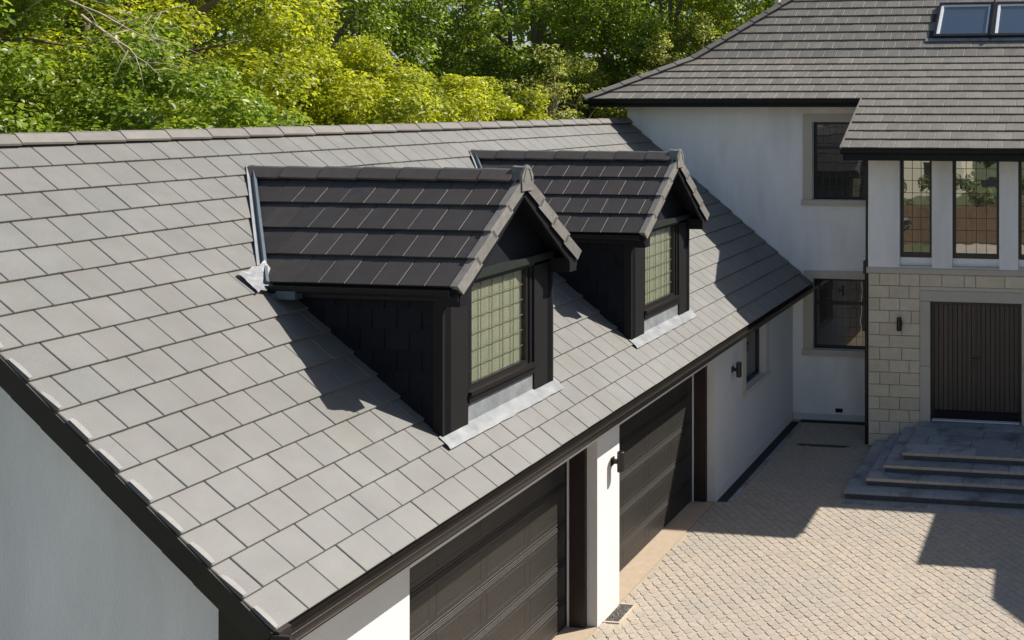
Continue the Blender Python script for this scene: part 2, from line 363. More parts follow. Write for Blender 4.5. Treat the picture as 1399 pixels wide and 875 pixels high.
# block paved forecourt
pv = empty('driveway', (-3, 12, 0)); tag(pv, kind='structure', label='buff block paved driveway in front of garage and entrance')
bed = MB(); bed.box(-5.92, 22, -8.8, 18.78, gz+0.02, -0.0075); bed.build('paving_bed', M['bed'], pv)  # also runs on behind the camera, added to bounce light onto the facade
rowd = 0.112; pieces = []                                     # tumbled blocks laid in rows at 45 degrees to the walls
c45 = math.sqrt(.5); q0 = -14.0
while q0 < 14.5:
    p0_ = -12.0 + random.uniform(-.12, 0)
    while p0_ < 12.0:
        wv = random.choice((0.10, 0.13, 0.13, 0.16))
        pm = p0_+wv/2; qm = q0+rowd/2
        xm = -3 + (pm+qm)*c45; ym = 12 + (qm-pm)*c45          # rows run along (1,-1)
        pa = p0_; p0_ += wv
        if xm < -5.87 or xm > 7.5 or ym < 5 or ym > 18.52: continue
        if xm < -5.60 and ym > 14.62: continue
        if xm < -5.64 and 10.98 < ym < 11.56: continue
        if -4.02 < xm < -0.03 and ym > 14.84: continue
        if ym > 17.42 and -4.16 < xm < 0.1: continue
        if 17.29 < ym < 17.46 and -5.46 < xm < -4.33: continue
        vdist = 6.379*1300/(ym*.99-xm*.1382)+145.4
        u = (xm*.9904+ym*.1382)/(ym*.9904-xm*.1382)
        vis = vdist < 885 and u*1300+1302 < 1405
        pieces.append((0 if vis else 1, Vector((xm, ym, -CAMZ)).length, xm, ym, wv))
    q0 += rowd
pieces.sort(); rest = MB(); PVC = {}
def block(wv):
    """tumbled block: eight-sided top with a soft worn edge, x along the row"""
    a, b_, k = wv/2-.0025, rowd/2-.0025, .018
    o8 = [(-a+k,-b_),(a-k,-b_),(a,-b_+k),(a,b_-k),(a-k,b_),(-a+k,b_),(-a,b_-k),(-a,-b_+k)]
    vs = [(x,y,-.03) for x,y in o8] + [(x,y,-.008) for x,y in o8] + [(x*.92,y*.91,0) for x,y in o8]
    fs = [(i,(i+1)%8,(i+1)%8+8,i+8) for i in range(8)] + [(i+8,(i+1)%8+8,(i+1)%8+16,i+16) for i in range(8)] + [tuple(range(16,24))]
    return vs, fs
for i, (vi, d, xm, ym, wv) in enumerate(pieces):
    T = Matrix.Translation((xm+random.uniform(-.006,.006), ym+random.uniform(-.006,.006), random.uniform(-.0025,.0025))) @ Matrix.Rotation(-math.pi/4+random.uniform(-.10,.10), 4, 'Z') @ Matrix.Rotation(random.uniform(-.025,.025), 4, 'X') @ Matrix.Rotation(random.uniform(-.02,.02), 4, 'Y')
    if i < 300:
        if wv not in PVC: PVC[wv] = MB().add(*block(wv)).mesh('paver', M['paver'])
        place('paver', PVC[wv], pv, T)
    else:
        vs, fs = block(wv); rest.add([T @ Vector(v) for v in vs], fs)
tag(rest.build('paver', M['paver'], pv), kind='stuff')
b = MB()
b.box(-5.90, -5.735, 14.70, 18.62, -0.03, 0.001); b.box(-5.735, -4.09, 18.62, 18.78, -0.03, 0.001)
b.build('drain_strip', M['dark_gravel'], pv)
b = MB(); y = 14.7
while y < 18.4:
    b.bevbox(-5.73, -5.65, y+.003, y+.297, -0.03, 0.006, 0.006, '+z'); y += 0.3
b.build('edging_kerb', M['granite'], pv)

# ================================================================== GARAGE
EX, EZ, PIT = -5.491, 2.792, R(39.65)
YV, YD, NC, G1 = 5.848, 18.788, 16, 0.32
WX = -5.924
RX = EX - (NC*G1+0.06)*math.cos(PIT); RZ = EZ + (NC*G1+0.06)*math.sin(PIT)
garage = empty('garage_wing', (WX, YV+0.06, 0))
tag(garage, 'long white garage wing with pale grey tiled roof, two dormers and brown doors', 'garage')
zroof = lambda x: EZ + (EX - x)*math.tan(PIT)
HW = 0.30
YG = YV + 0.07
OP = [(7.67, 10.936), (11.49, 14.675)]
DT = 2.29
# walls: front wall in pieces round the openings, gable wall, back wall
fw = MB()
for a, c in [(YG+.301, OP[0][0]), (OP[0][1], OP[1][0]), (OP[1][1], 16.05), (17.14, YD)]: fw.box(WX-HW, WX, a, c, -0.05, 2.62)
for a, c in OP: fw.box(WX-HW, WX, a, c, DT, 2.62)
fw.box(WX-HW, WX, 16.05, 17.14, -0.05, 1.385); fw.box(WX-HW, WX, 16.05, 17.14, 2.45, 2.62)
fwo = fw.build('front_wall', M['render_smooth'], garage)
bx = 2*RX - WX
gw = MB(); zw = 2.62
gw.prism([(bx, YG, -0.05), (WX, YG, -0.05), (WX, YG, zroof(WX)-0.09), (RX, YG, RZ-0.10), (bx, YG, zroof(WX)-0.09)][::1], (0, 0.3, 0))
gw.build('gable_wall', M['render'], garage)
b = MB(); b.box(bx, bx+0.3, YG+.3, YD, -0.05, 2.62); b.build('back_wall', M['render'], garage)
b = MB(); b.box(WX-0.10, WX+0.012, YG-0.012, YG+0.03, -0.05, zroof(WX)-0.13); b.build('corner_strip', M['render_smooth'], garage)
b = MB(); b.box(WX+.001, WX+0.014, 14.676, 18.786, -0.05, 0.16); b.build('plinth', M['render_smooth'], garage)
# dark inside, so that gaps stay dark
b = MB(); b.box(bx+.32, WX-.9, YG+.4, YD-.05, 0.0, 2.6); b.build('inner_dark_fill', M['black'], garage)
# roof deck (the two slopes) 
roof = MB()
off = 0.05
nx, nz = math.sin(PIT), math.cos(PIT)
def rp(s, y, o=0.0):   # point on the tile plane: s metres up the slope from the eave
    return Vector((EX - s*math.cos(PIT) + o*nx, y, EZ + s*math.sin(PIT) + o*nz))
SL = NC*G1+0.06
roof.prism([rp(0.0,YV+.02,-off), rp(0.0,YD,-off), rp(SL,YD,-off), rp(SL,YV+.02,-off)], Vector((-nx,0,-nz))*0.05)
q = lambda s, y, o: Vector((2*RX,0,0)) + Vector((-rp(s,y,o).x, rp(s,y,o).y, rp(s,y,o).z))
roof.prism([q(0,YD,-off), q(0,YV+.02,-off), q(SL,YV+.02,-off), q(SL,YD,-off)], Vector((nx,0,-nz))*0.05)
rfo = roof.build('roof', M['underlay'], garage)
FR = frame_of(rp(0, YV-0.035), (0,1,0), (-math.cos(PIT),0,math.sin(PIT)))
DORM = [(8.246, 10.134), (12.016, 13.904)]
def in_dormer(P, a, s):
    for y0, y1 in DORM:
        if y0+0.2 < P.y < y1-0.2 and P.z > 3.45 and P.z < zroof(-8.9): 
            if P.z < 4.6: return True
            t = (P.z-4.6)/1.06
            if y0+0.2+t*0.9 < P.y < y1-0.2-t*0.9: return True
    return False
WT = 0.2757
rows = [(k, 0.0, YD-YV+0.033, (WT if k % 2 == 0 else WT*0.55)) for k in range(NC)]
lay_tiles(rows, FR, G1, WT, M['tile_pale'], rfo, 'roof_tile', limit=300, skip=in_dormer)
# hidden back slope, tiled as one piece
FB = frame_of(q(0, YD-0.0, 0), (0,-1,0), (math.cos(PIT),0,math.sin(PIT)))
bk = MB()
for k in range(NC): bk.add([FB @ Vector(v) for v in [(0,k*G1,0),(YD-YV-.02,k*G1,0),(YD-YV-.02,k*G1+G1+.01,-TH),(0,k*G1+G1+.01,-TH),(0,k*G1,-TH),(YD-YV-.02,k*G1,-TH)]], [(0,1,2,3),(4,5,1,0)])
bk.build('back_slope', M['tile_pale'], rfo)
# ridge tiles
def ridge_geo(L_, leg, pit, th=0.02):
    c, s_ = math.cos(pit), math.sin(pit)
    prof = [(-leg*c, -leg*s_), (-0.03, -0.012), (0, 0), (0.03, -0.012), (leg*c, -leg*s_)]
    vs = []
    for yy, gr in ((0, 0.0), (L_, -0.010)):
        for px, pz in prof: vs.append((px, yy, pz+gr))
        for px, pz in prof: vs.append((px*0.93, yy, pz-th+gr))
    n = 5; fs = []
    for i in range(n-1):
        fs.append((i, i+10, i+11, i+1)[::-1]); fs.append((i+5, i+6, i+16, i+15)[::-1])
        fs.append((i, i+1, i+6, i+5)); fs.append((i+10, i+15, i+16, i+11))
    fs.append((0, 5, 15, 10)); fs.append((4, 14, 19, 9)); return vs, fs
b = MB(); b.add(*ridge_geo(0.462, 0.135, PIT)); rme = b.mesh('ridge_tile', M['ridge_tile'])
y = YV+0.0
while y < YD-0.2:
    L_ = min(0.466, YD-y)
    me = rme
    if L_ < 0.46: b = MB(); b.add(*ridge_geo(L_-.004, 0.135, PIT)); me = b.mesh('ridge_tile', M['ridge_tile'])
    place('ridge_tile', me, rfo, Matrix.Translation((RX, y, RZ+0.045)) @ Matrix.Rotation(random.uniform(-.003,.003),4,'X')); y += 0.466
# verge: dark caps, one per course, each with a pale strip painting the edge highlight
vd = Vector((-math.cos(PIT), 0, math.sin(PIT))); vn = Vector((nx,0,nz))
b = MB(); bb = MB()
def vbox(B, s0, s1, y0, y1, o0, o1, taper=0.0):
    P = lambda s, yy, o: (vd*s + vn*o + Vector((0,yy,0)))
    return B.add([P(s0,y0,o0),P(s1,y0,o0-taper),P(s1,y1,o0-taper),P(s0,y1,o0),P(s0,y0,o1),P(s1,y0,o1-taper),P(s1,y1,o1-taper),P(s0,y1,o1)],
          [(0,1,2,3),(4,7,6,5),(0,4,5,1),(1,5,6,2),(2,6,7,3),(3,7,4,0)])
vbox(b, 0.004, G1+0.03, -0.045, 0.012, -0.190, -0.032, 0.004); vme = b.mesh('verge_tile', M['verge_dark'])
n = 9; vs = []; fs = []
for i in range(n):
    t = i/(n-1); s = 0.015+t*0.22; wd = 0.010+0.010*math.sin(math.pi*min(1,t*0.9+.05))**0.7; hh = 0.001+0.001*math.sin(math.pi*t)
    base = vd*s + vn*(0.002-0.02*s/G1)
    vs += [base+Vector((0,-0.006,0)), base+Vector((0,wd*0.5,0))+vn*hh, base+Vector((0,wd*1.5,0))]
for i in range(n-1):
    for j in range(2): fs.append((i*3+j, i*3+j+1, (i+1)*3+j+1, (i+1)*3+j))
bb.add(vs, fs); bme = bb.mesh('verge_glint_strip', M['verge_glint'], smooth=True)
for k in range(NC):
    P = rp(k*G1, YV, random.uniform(0,.003))
    place('verge_tile', vme, rfo, Matrix.Translation(P))
    sc_ = Matrix.Diagonal((1, 1, 1, 1)); T = Matrix.Translation(rp(k*G1, YV-0.026, 0.003)) @ Matrix.Rotation(random.uniform(-.01,.01),4,'X')
    o = place('verge_glint_strip', bme, rfo, T); o.scale = (random.uniform(.9,1.1), random.uniform(.75,1.25), 1)
# back verge
b = MB(); b.prism([q(0,YV-.03,0), q(0,YV-.03,-.19), q(SL,YV-.03,-.19), q(SL,YV-.03,0)], (0,0.05,0)); b.build('back_verge', M['verge_dark'], rfo)
# boxed eave end at the gable foot, fascia, soffit, gutter
b = MB()
b.prism([(EX+0.02, YV-.03, EZ-0.02), (WX-0.02, YV-.03, zroof(WX)-0.20), (WX-0.02, YV-.03, 2.46), (EX-0.06, YV-.03, 2.46), (EX+0.02, YV-.03, 2.56)][::-1], (0, 0.10, 0))
b.build('eave_box', M['verge_dark'], garage)
b = MB(); b.box(EX-0.045, EX-0.02, YG+.01, YD-.002, 2.60, EZ-0.035); b.build('fascia', M['gutter'], garage)
b = MB(); b.box(WX+.001, EX-0.046, YG+.01, YD-.002, 2.60, 2.618); b.build('soffit', M['white_strip'], garage)
def gutter(parent, a, d, wdt, hgt, m, name='gutter'):
    """box-section gutter along vector d from a (its inner top edge), opening upwards, out = +out"""
    B = MB(); d = Vector(d); t = d.normalized(); out = Vector((t.y, -t.x, 0)); up = Vector((0,0,1)); a = Vector(a); th = 0.006
    na = 9
    prof = [(0, 0.0)] + [(wdt/2*(1-math.cos(math.pi*t/na)), -hgt*math.sin(math.pi*t/na)) for t in range(1, na)] + [(wdt, 0), (wdt+0.006, 0.003)]
    inn = [(wdt-0.008, 0.002)] + [(wdt/2+(wdt/2-th)*math.cos(math.pi*t/na), -(hgt-th)*math.sin(math.pi*t/na)) for t in range(1, na)] + [(th, 0)]
    pr_ = prof+inn; N_ = len(pr_)
    vs = [p + out*x + up*z for p in (a, a+d) for x, z in pr_]
    fs = [(i, (i+1) % N_, (i+1) % N_+N_, i+N_) for i in range(N_)] + [tuple(range(N_))[::-1], tuple(range(N_, 2*N_))]
    B.add(vs, fs); return B.build(name, m, parent)
go = gutter(garage, (EX-0.016, YV-0.02, EZ-0.045), (0, YD-YV+0.0, 0), 0.115, 0.085, M['gutter'])

b = MB(); b.box(EX-0.03, EX+0.112, YV-0.045, YV-0.021, EZ-0.14, EZ-0.035); b.build('gutter_stop', M['verge_dark'], go)
# black downpipe shoe at the gable corner
b = MB(); b.tube([(WX-0.09, YG-0.09, -0.03), (WX-0.09, YG-0.09, 2.28), (WX+0.03, YG-0.10, 2.44)], 0.045, 12); b.build('downpipe', M['lamp'], garage, smooth=True)
# garage doors
for di, (a, c) in enumerate(OP):
    DX = -6.307
    fr = MB()
    fr.box(DX+0.045, WX-0.135, c-0.055, c-0.001, 0, DT-.002); fr.box(DX+0.045, WX-0.135, a+0.001, a+0.055, 0, DT-.002); fr.box(DX+0.045, WX-0.135, a+0.055, c-0.055, DT-0.07, DT-.002)
    gd = fr.build('garage_door', M['jamb'], garage)
    gd['label'] = 'brown panelled sectional garage door ' + ('nearer the camera' if di == 0 else 'beside the narrow white window wall')
    b = MB(); b.box(DX+0.012, DX+0.044, c-0.05, c-.001, 0, DT-.003); b.build('guide_rail', M['alu'], gd)
    b = MB(); b.box(DX+0.012, DX+0.044, a+.001, a+0.05, 0, DT-.003); b.build('guide_rail', M['alu'], gd)
    zs = [0.012, 0.37, 0.84, 1.31, 1.78, DT-.004]
    for i in range(5):
        z0, z1 = zs[i], zs[i+1]-0.006
        s = MB(); s.bevbox(DX-0.045, DX, a+.012, c-.052, z0, z1, 0.006, '+x')
        # rolled ribs near each section joint
        for zz in (z1-0.030, z1-0.052, z0+0.020):
            s.bevbox(DX-0.001, DX+0.007, a+.014, c-.054, zz, zz+0.011, 0.0045, '+x')
        n = 4; L_ = (c-a-0.10)/n
        if z1-z0 > 0.3:
            for k in range(n):
                y0 = a+.03+k*L_+0.05; y1 = a+.03+(k+1)*L_-0.05; zl = z0+0.075; zh = z1-0.095
                for (A,B_,C_,D_) in ((y0,y1,zl,zl+.010),(y0,y1,zh-.010,zh),(y0,y0+.010,zl+.0105,zh-.0105),(y1-.010,y1,zl+.0105,zh-.0105)):
                    s.bevbox(DX-0.001, DX+0.0018, A, B_, C_, D_, 0.0016, '+x')
        s.build('door_section', M['garage_door'], gd)
    b = MB(); b.box(DX-0.1, WX-0.006, a+.002, c-.002, -0.03, 0.006); b.build('threshold', M['threshold'], gd)
    b = MB(); b.box(DX-0.35, WX+0.004, a-.004, c+.004, DT+0.002, DT+0.03) if False else b.box(WX+.001, WX+0.006, a, c, DT+.002, DT+.06)
    b.build('lintel_strip', M['white_strip'], gd)
# small window beside the far garage door
def window(parent, axis, plane, a0, a1, z0, z1, frame_m, glass_m, recess, bars=(), fw_=0.05, lead=None, label=None, blind=None, lead_m=None, lw=.005):
    """casement window. axis 'y': facade faces -y, spans x; axis 'x': facade faces +x, spans y."""
    if axis == 'y':
        box = lambda B, p, q_, lo, hi, d0, d1: B.box(p, q_, plane+d0, plane+d1, lo, hi)
    else:
        box = lambda B, p, q_, lo, hi, d0, d1: B.box(plane-d1, plane-d0, p, q_, lo, hi)
    r = recess; F = MB()
    box(F, a0, a0+fw_, z0, z1, r, r+.07); box(F, a1-fw_, a1, z0, z1, r, r+.07)
    box(F, a0+fw_, a1-fw_, z0, z0+fw_, r, r+.07); box(F, a0+fw_, a1-fw_, z1-fw_, z1, r, r+.07)
    for kind, pos, wd in bars:
        if kind == 'h': box(F, a0+fw_, a1-fw_, pos-wd/2, pos+wd/2, r+.004, r+.066)
        else: box(F, pos-wd/2, pos+wd/2, z0+fw_, z1-fw_, r+.008, r+.062)
    fo = F.build('window', frame_m, parent)
    if label: fo['label'] = label
    Gp = MB(); box(Gp, a0+fw_-.005, a1-fw_+.005, z0+fw_-.005, z1-fw_+.005, r+.030, r+.036); Gp.build('pane', glass_m, fo)
    if lead:
        nx_, nz_ = lead; C_ = MB(); g0, g1, h0, h1 = a0+fw_, a1-fw_, z0+fw_, z1-fw_
        for i in range(1, nx_): x = g0+(g1-g0)*i/nx_; box(C_, x-lw, x+lw, h0, h1, r+.024, r+.0295)
        for i in range(1, nz_): z = h0+(h1-h0)*i/nz_; box(C_, g0, g1, z-lw, z+lw, r+.0255, r+.0292)
        C_.build('glazing_bar', lead_m or M['came'], fo)
    if blind:
        C_ = MB(); n = 60; pl = []
        for i in range(n+1):
            x = a0-.05+(a1-a0+.30)*i/n; d = r+.052+0.003*math.sin(i*0.9)+0.0015*math.sin(i*2.3)
            pl.append((x, d))
        vs = []
        for x, d in pl:
            for z in (z0+.02, z1-.02): vs.append((x, plane+d, z) if axis == 'y' else (plane-d, x, z))
        C_.add(vs, [(2*i, 2*i+1, 2*i+3, 2*i+2) for i in range(n)]); C_.build('curtain', blind, fo, smooth=True)
    return fo
wo_ = window(garage, 'x', WX, 16.05, 17.14, 1.385, 2.45, M['window_black'], M['glass_dark'], 0.13, fw_=0.06, label='small dark side window under the garage gutter')
b = MB(); b.box(WX-.13, WX+0.03, 15.86, 17.30, 1.300, 1.384); b.build('window_sill', M['dress'], garage)
for q0, q1 in ((15.88, 16.049), (17.141, 17.285)):
    b = MB(); b.box(WX+.002, WX+0.02, q0, q1, 1.386, 2.45); b.build('window_surround', M['dress'], garage)
b = MB(); b.box(-7.2, -6.35, 15.95, 17.25, 1.2, 2.6); b.build('window_dark_fill', M['black'], garage)  # black block stands for the unlit inside behind the pane

# ------------------------------------------------------------------ dormer
XD = -6.025                     # dormer front plane
Y0, Y1 = DORM[0]; YC = (Y0+Y1)/2
ZE, PD = 4.705, R(42.6)         # eave level of the dormer tiles and its pitch
OV = 0.25                       # overhang in front
HW_D = 1.084
ZR = ZE + HW_D*math.tan(PD)
def dormer():
    body = MB()
    def cheek(y, th):
        xb = EX - (4.60-EZ)/math.tan(PIT)
        body.prism([(XD, y, zroof(XD)-0.06), (XD, y, 4.60), (xb, y, 4.60), (xb, y, 4.5), (XD-.02, y, zroof(XD)-0.08)][::(1 if th > 0 else -1)], (0, th, 0))
    cheek(Y0+.03, 0.09); cheek(Y1-.03, -0.09)
    # gable triangle set back behind the barge
    zg = 4.75
    body.prism([(XD-0.05, Y0+.05, zg-0.12), (XD-0.05, Y1-.05, zg-0.12), (XD-0.05, Y1-.05, zg-0.02), (XD-0.05, YC, ZR-0.09), (XD-0.05, Y0+.05, zg-0.02)], (-0.05, 0, 0))
    d = body.build('dormer', M['cheek'], garage, origin=(XD, YC, zroof(XD)))
    # slate hanging on the cheeks
    for sy, yy in ((1, Y0+.03), (-1, Y1-.03)):
        sl = MB(); zz = 3.25; r_ = 0
        while zz < 4.5:
            x = XD-0.10 - (0.13 if r_ % 2 else 0)
            while x > -7.75:
                xa, xb = x-0.255, x
                if zz+.2 > zroof(xb) and zz+.02 > zroof(xb)-0.25:
                    P = [(xa, yy, zz), (xb, yy, zz), (xb, yy, min(zz+.215, 4.56)), (xa, yy, min(zz+.215, 4.56))]
                    y_b = yy-sy*0.014; y_t = yy-sy*0.004
                    vs = [(xa, y_b, zz), (xb-.005, y_b, zz), (xb-.005, y_t, P[2][2]), (xa, y_t, P[2][2]), (xa, yy, zz), (xb-.005, yy, zz)]
                    if sy > 0: sl.add(vs, [(0,1,2,3),(4,5,1,0)])
                    else: sl.add(vs, [(3,2,1,0),(0,1,5,4)])
                x -= 0.26
            zz += 0.2; r_ += 1
        so = sl.build('cheek_cladding', M['cheek'], d)
    # front posts
    for sy, (a, c) in ((1, (Y0, 8.623)), (-1, (9.757, Y1))):
        p = MB(); p.box(XD-0.10, XD, a, c, zroof(XD)-0.06, 4.62 + 0.0); p.build('corner_post', M['dark_grey'], d)
    # inner stepped rebate by the window
    for ra, rb_ in ((8.6235, 8.675), (9.70, 9.7565)):
        p = MB(); p.box(XD-0.12, XD-0.02, ra, rb_, 3.43, 4.624); p.build('window_rebate', M['black'], d)
    # head board
    p = MB(); p.box(XD-0.09, XD+0.03, Y0+.02, Y1-.02, 4.66, 4.735); p.box(XD-0.09, XD-.001, 8.6235, 9.7565, 4.625, 4.659); p.build('head_board', M['dark_green'], d)
    # window
    wdw = window(d, 'x', XD, 8.676, 9.699, 3.56, 4.655, M['window_brown'], M['glass_clear'], 0.035, fw_=0.05, lead=(5, 6), lw=.0035, blind=M['blind'])
    # timber sill, two layers
    p = MB(); p.box(XD-0.10, XD+0.035, 8.6245, 9.7555, 3.515, 3.559); p.box(XD-0.10, XD+0.012, 8.6245, 9.7555, 3.445, 3.5145); p.build('window_sill', M['window_brown'], d)
    # lead upstand under the sill and dressed apron over the tiles
    p = MB(); p.box(XD-0.06, XD-0.018, 8.6245, 9.7555, zroof(XD)-0.06, 3.4445); p.build('lead_upstand', M['lead'], d)
    ap = MB(); n = 22; mrow = 4; vs = []
    rr = random.Random(3)
    for i in range(n+1):
        y = Y0-0.03 + (Y1-Y0+0.08)*i/n
        edge = 0.165 + 0.004*math.sin(i*1.9) + rr.uniform(-.003,.003)
        for j in range(mrow+1):
            s = (EX-XD)/math.cos(PIT) + 0.03 - edge*j/mrow
            vs.append(rp(s, y, 0.008 + (0.002 if j < mrow else -0.005) + rr.uniform(-.0015,.0025)))
    w6 = mrow+1
    fs = [(i*w6+j, i*w6+j+1, (i+1)*w6+j+1, (i+1)*w6+j) for i in range(n) for j in range(mrow)]
    ap.add(vs, fs); ap.build('lead_apron', M['lead'], d, smooth=True)
    # roof deck of the dormer: two slopes cut along the valleys
    cp, sp = math.cos(PD), math.sin(PD)
    SLD = HW_D/cp
    XF = XD+OV
    xr = lambda z: EX - (z-EZ)/math.tan(PIT)         # main roof x at height z
    def slope(sign):
        if sign > 0:  # slope facing -y
            O = Vector((XF, YC-HW_D, ZE)); X = Vector((-1,0,0)); Y = Vector((0,cp,sp))
            # right handed frame wants X x Y = outward normal: (+x) x (up slope)
            fr_ = frame_of(Vector((xr(ZE)-1.3, YC-HW_D, ZE)), (1,0,0), Y); x0 = xr(ZE)-1.3
            L2 = XF-x0
            # valley: x > xr(z) -> local px > xr(ZE+py*sp)-x0
            k = 1/math.tan(PIT)
            cl = (1.0, sp*k, -(xr(ZE)-x0)-0.05)
            return fr_, L2, cl, 1
        else:
            Y = Vector((0,-cp,sp)); fr_ = frame_of(Vector((XF, YC+HW_D, ZE)), (-1,0,0), Y)
            k = 1/math.tan(PIT); L2 = XF-(xr(ZE)-1.3)
            cl = (-1.0, sp*k, (XF-xr(ZE))-0.05)
            return fr_, L2, cl, -1
    gd = 0.335
    for sg in (1, -1):
        fr_, L2, cl, _ = slope(sg)
        n3 = (fr_.to_3x3() @ Vector((0,0,1)))
        quad = [(0,0),(L2-(0.03 if sg > 0 else 0),0),(L2-(0.03 if sg > 0 else 0),SLD),(0,SLD)] if sg > 0 else [(0.03,0),(L2,0),(L2,SLD),(0.03,SLD)]
        poly = clip(quad, *cl)
        dk = MB(); dk.prism([fr_ @ Vector((px,py,-0.045)) for px,py in poly], -n3*0.04); dk.build('roof_deck', M['black'], d)
        wt = 0.2757; rows = []
        for k in range(4):
            offk = wt*(0.35 if k % 2 else 0.85)
            rows.append((k, 0.0 if sg > 0 else 0.07, L2-0.07 if sg > 0 else L2, offk))
        lay_tiles(rows, fr_, gd, wt, M['tile_brown'], d, 'roof_tile', clips=[cl])
        # verge caps up the rake
        for k in range(4):
            c_ = MB(); P = lambda px, py, o: fr_ @ Vector((px, py, o))
            e0, e1 = (L2-0.068, L2+0.012) if sg > 0 else (-0.012, 0.068)
            y0, y1 = k*gd-0.005, (k+1)*gd+0.03
            lift = 0.012
            pts = [(e0,y0,lift),(e1,y0,lift),(e1,y1,lift-TH-.004),(e0,y1,lift-TH-.004)]
            vs = [P(*t) for t in pts] + [P(t[0],t[1],t[2]-(0.125 if abs(t[0]-(e1 if sg > 0 else e0)) < 1e-6 else 0.03)) for t in pts]
            c_.add(vs, [(0,1,2,3),(7,6,5,4),(0,4,5,1),(1,5,6,2),(2,6,7,3),(3,7,4,0)])
            c_.build('verge_tile', M['verge_cap'], d)
        # barge board under the caps, soffit board
        bb_ = MB(); f0 = (L2-0.045) if sg > 0 else 0.045; f1 = (L2-0.015) if sg > 0 else 0.015
        lo, hi = min(f0,f1), max(f0,f1)
        bb_.prism([P(lo,-0.02,-0.047),P(hi,-0.02,-0.047),P(hi,SLD,-0.047),P(lo,SLD,-0.047)], -n3*0.15); bb_.build('barge_board', M['black'], d)
    # eave returns (box ends) and gutters
    for sy in (1, -1):
        ye = YC - sy*HW_D
        e = MB(); ya, yb_ = sorted((ye+sy*0.06, ye+sy*0.20)); e.box(XD+.001, XF-0.014, ya, yb_, 4.50, 4.66); e.build('eave_return', M['dark_grey'] if sy < 0 else M['black'], d)
        e = MB(); ya, yb_ = sorted((ye+sy*0.035, ye+sy*0.058)); e.box(xr(4.62), XF-0.02, ya, yb_, 4.555, ZE-0.055); e.build('fascia', M['black'], d)
        e = MB(); ya, yb_ = sorted((ye+sy*0.06, ye+sy*0.17)); e.box(xr(4.56)+.05, XD-.005, ya, yb_, 4.56, 4.575); e.build('soffit', M['black'], d)
        g0 = xr(4.66)-0.02
        if sy > 0: gutter(d, (g0, ye+0.030, ZE-0.035), (XF-0.05-g0, 0, 0), 0.085, 0.07, M['black'])
        else: gutter(d, (XF-0.05, ye-0.030, ZE-0.035), (g0-XF+0.05, 0, 0), 0.085, 0.07, M['black'])
    # gutter outlet by the valley foot
    e = MB(); e.box(xr(4.60)+0.06, xr(4.60)+0.26, YC-HW_D-0.05, YC-HW_D+0.045, 4.545, 4.625); e.tube([(xr(4.60)+0.1, YC-HW_D, 4.60), (xr(4.60)+0.0, YC-HW_D-.02, 4.56)], 0.035, 8); e.build('gutter_outlet', M['lead_blue'], d)
    # ridge tiles
    xb_ = xr(ZR-0.02); x = xb_-0.03; L_r = 0.462
    while x < XF-0.15:
        L_ = min(L_r, XF-0.10-x)
        if L_ > 0.08:
            e = MB(); e.add(*ridge_geo(L_-.004, 0.16, PD)); me = e.mesh('ridge_tile', M['ridge_brown'])
            place('ridge_tile', me, d, Matrix.Translation((x, YC, ZR+0.035)) @ Matrix.Rotation(-math.pi/2, 4, 'Z') @ Matrix.Identity(4))
        x += L_r
    # apex cap: a folded end piece over the ridge end
    e = MB(); vs, fs = ridge_geo(0.16, 0.155, R(60)); e.add(vs, fs)
    pts = [(0.0,-0.0,0.0)]
    place('apex_cap', e.mesh('apex_cap', M['verge_cap']), d, Matrix.Translation((XF-0.125, YC, ZR+0.06)) @ Matrix.Rotation(-math.pi/2, 4, 'Z'))
    e = MB(); e.prism([(XF+0.028, YC-0.095, ZR-0.20), (XF+0.028, YC+0.095, ZR-0.20), (XF+0.028, YC+0.10, ZR-0.04), (XF+0.028, YC+0.045, ZR+0.045), (XF+0.028, YC, ZR+0.07), (XF+0.028, YC-0.045, ZR+0.045), (XF+0.028, YC-0.10, ZR-0.04)], (-0.03,0,0))
    e.build('apex_cap', M['verge_cap'], d)
    # valley lead: a strip on the main roof each side with a blue upstand against the tile ends
    for sy in (1, -1):
        A = Vector((xr(ZE), YC-sy*HW_D, ZE)); B_ = Vector((xr(ZR), YC, ZR))
        A2 = A + (A-B_)*0.03; up = vn
        side = Vector((-0.16,-sy*0.06,0)); side = side - up*side.dot(up)
        side = side.normalized()
        e = MB(); e.prism([A2+up*.012, A2+up*.012+side*0.05, B_+up*.012+side*0.05, B_+up*.012][::sy], -up*0.008); e.build('valley_lead', M['lead'], d)
        e = MB(); e.prism([A2+up*.004+side*0.004, A2+up*0.055+side*0.004, B_+up*0.055+side*0.004, B_+up*.004+side*0.004][::sy], -side*0.03); e.build('valley_upstand', M['lead_blue'], d)
    # crumpled lead apron at the near valley foot
    for sy in (1, -1):
        rr = random.Random(11); e = MB(); vs = []; n = 7
        for i in range(n+1):
            for j in range(n+1):
                s = (4.79-EZ)/math.sin(PIT) - 0.27*i/n + 0.05*j/n; y = YC - sy*(HW_D + 0.17 - 0.30*j/n)
                s += 0.02*math.sin(j*2.1)
                vs.append(rp(s, y, 0.02 + 0.05*(j/n)**2*(1-i/n) + rr.uniform(-.002,.004)))
        fs = [(i*(n+1)+j, (i+1)*(n+1)+j, (i+1)*(n+1)+j+1, i*(n+1)+j+1) for i in range(n) for j in range(n)]
        e.add(vs, fs); e.build('valley_saddle', M['lead'], d)
    return d
dm = dormer(); dm['label'] = 'black gabled dormer nearer the camera with cream curtained window'
dm2 = copy_tree(dm, garage); dm2.location = dm.location + Vector((0, DORM[1][0]-DORM[0][0], 0)); dm2['label'] = 'black gabled dormer nearer the white main house'

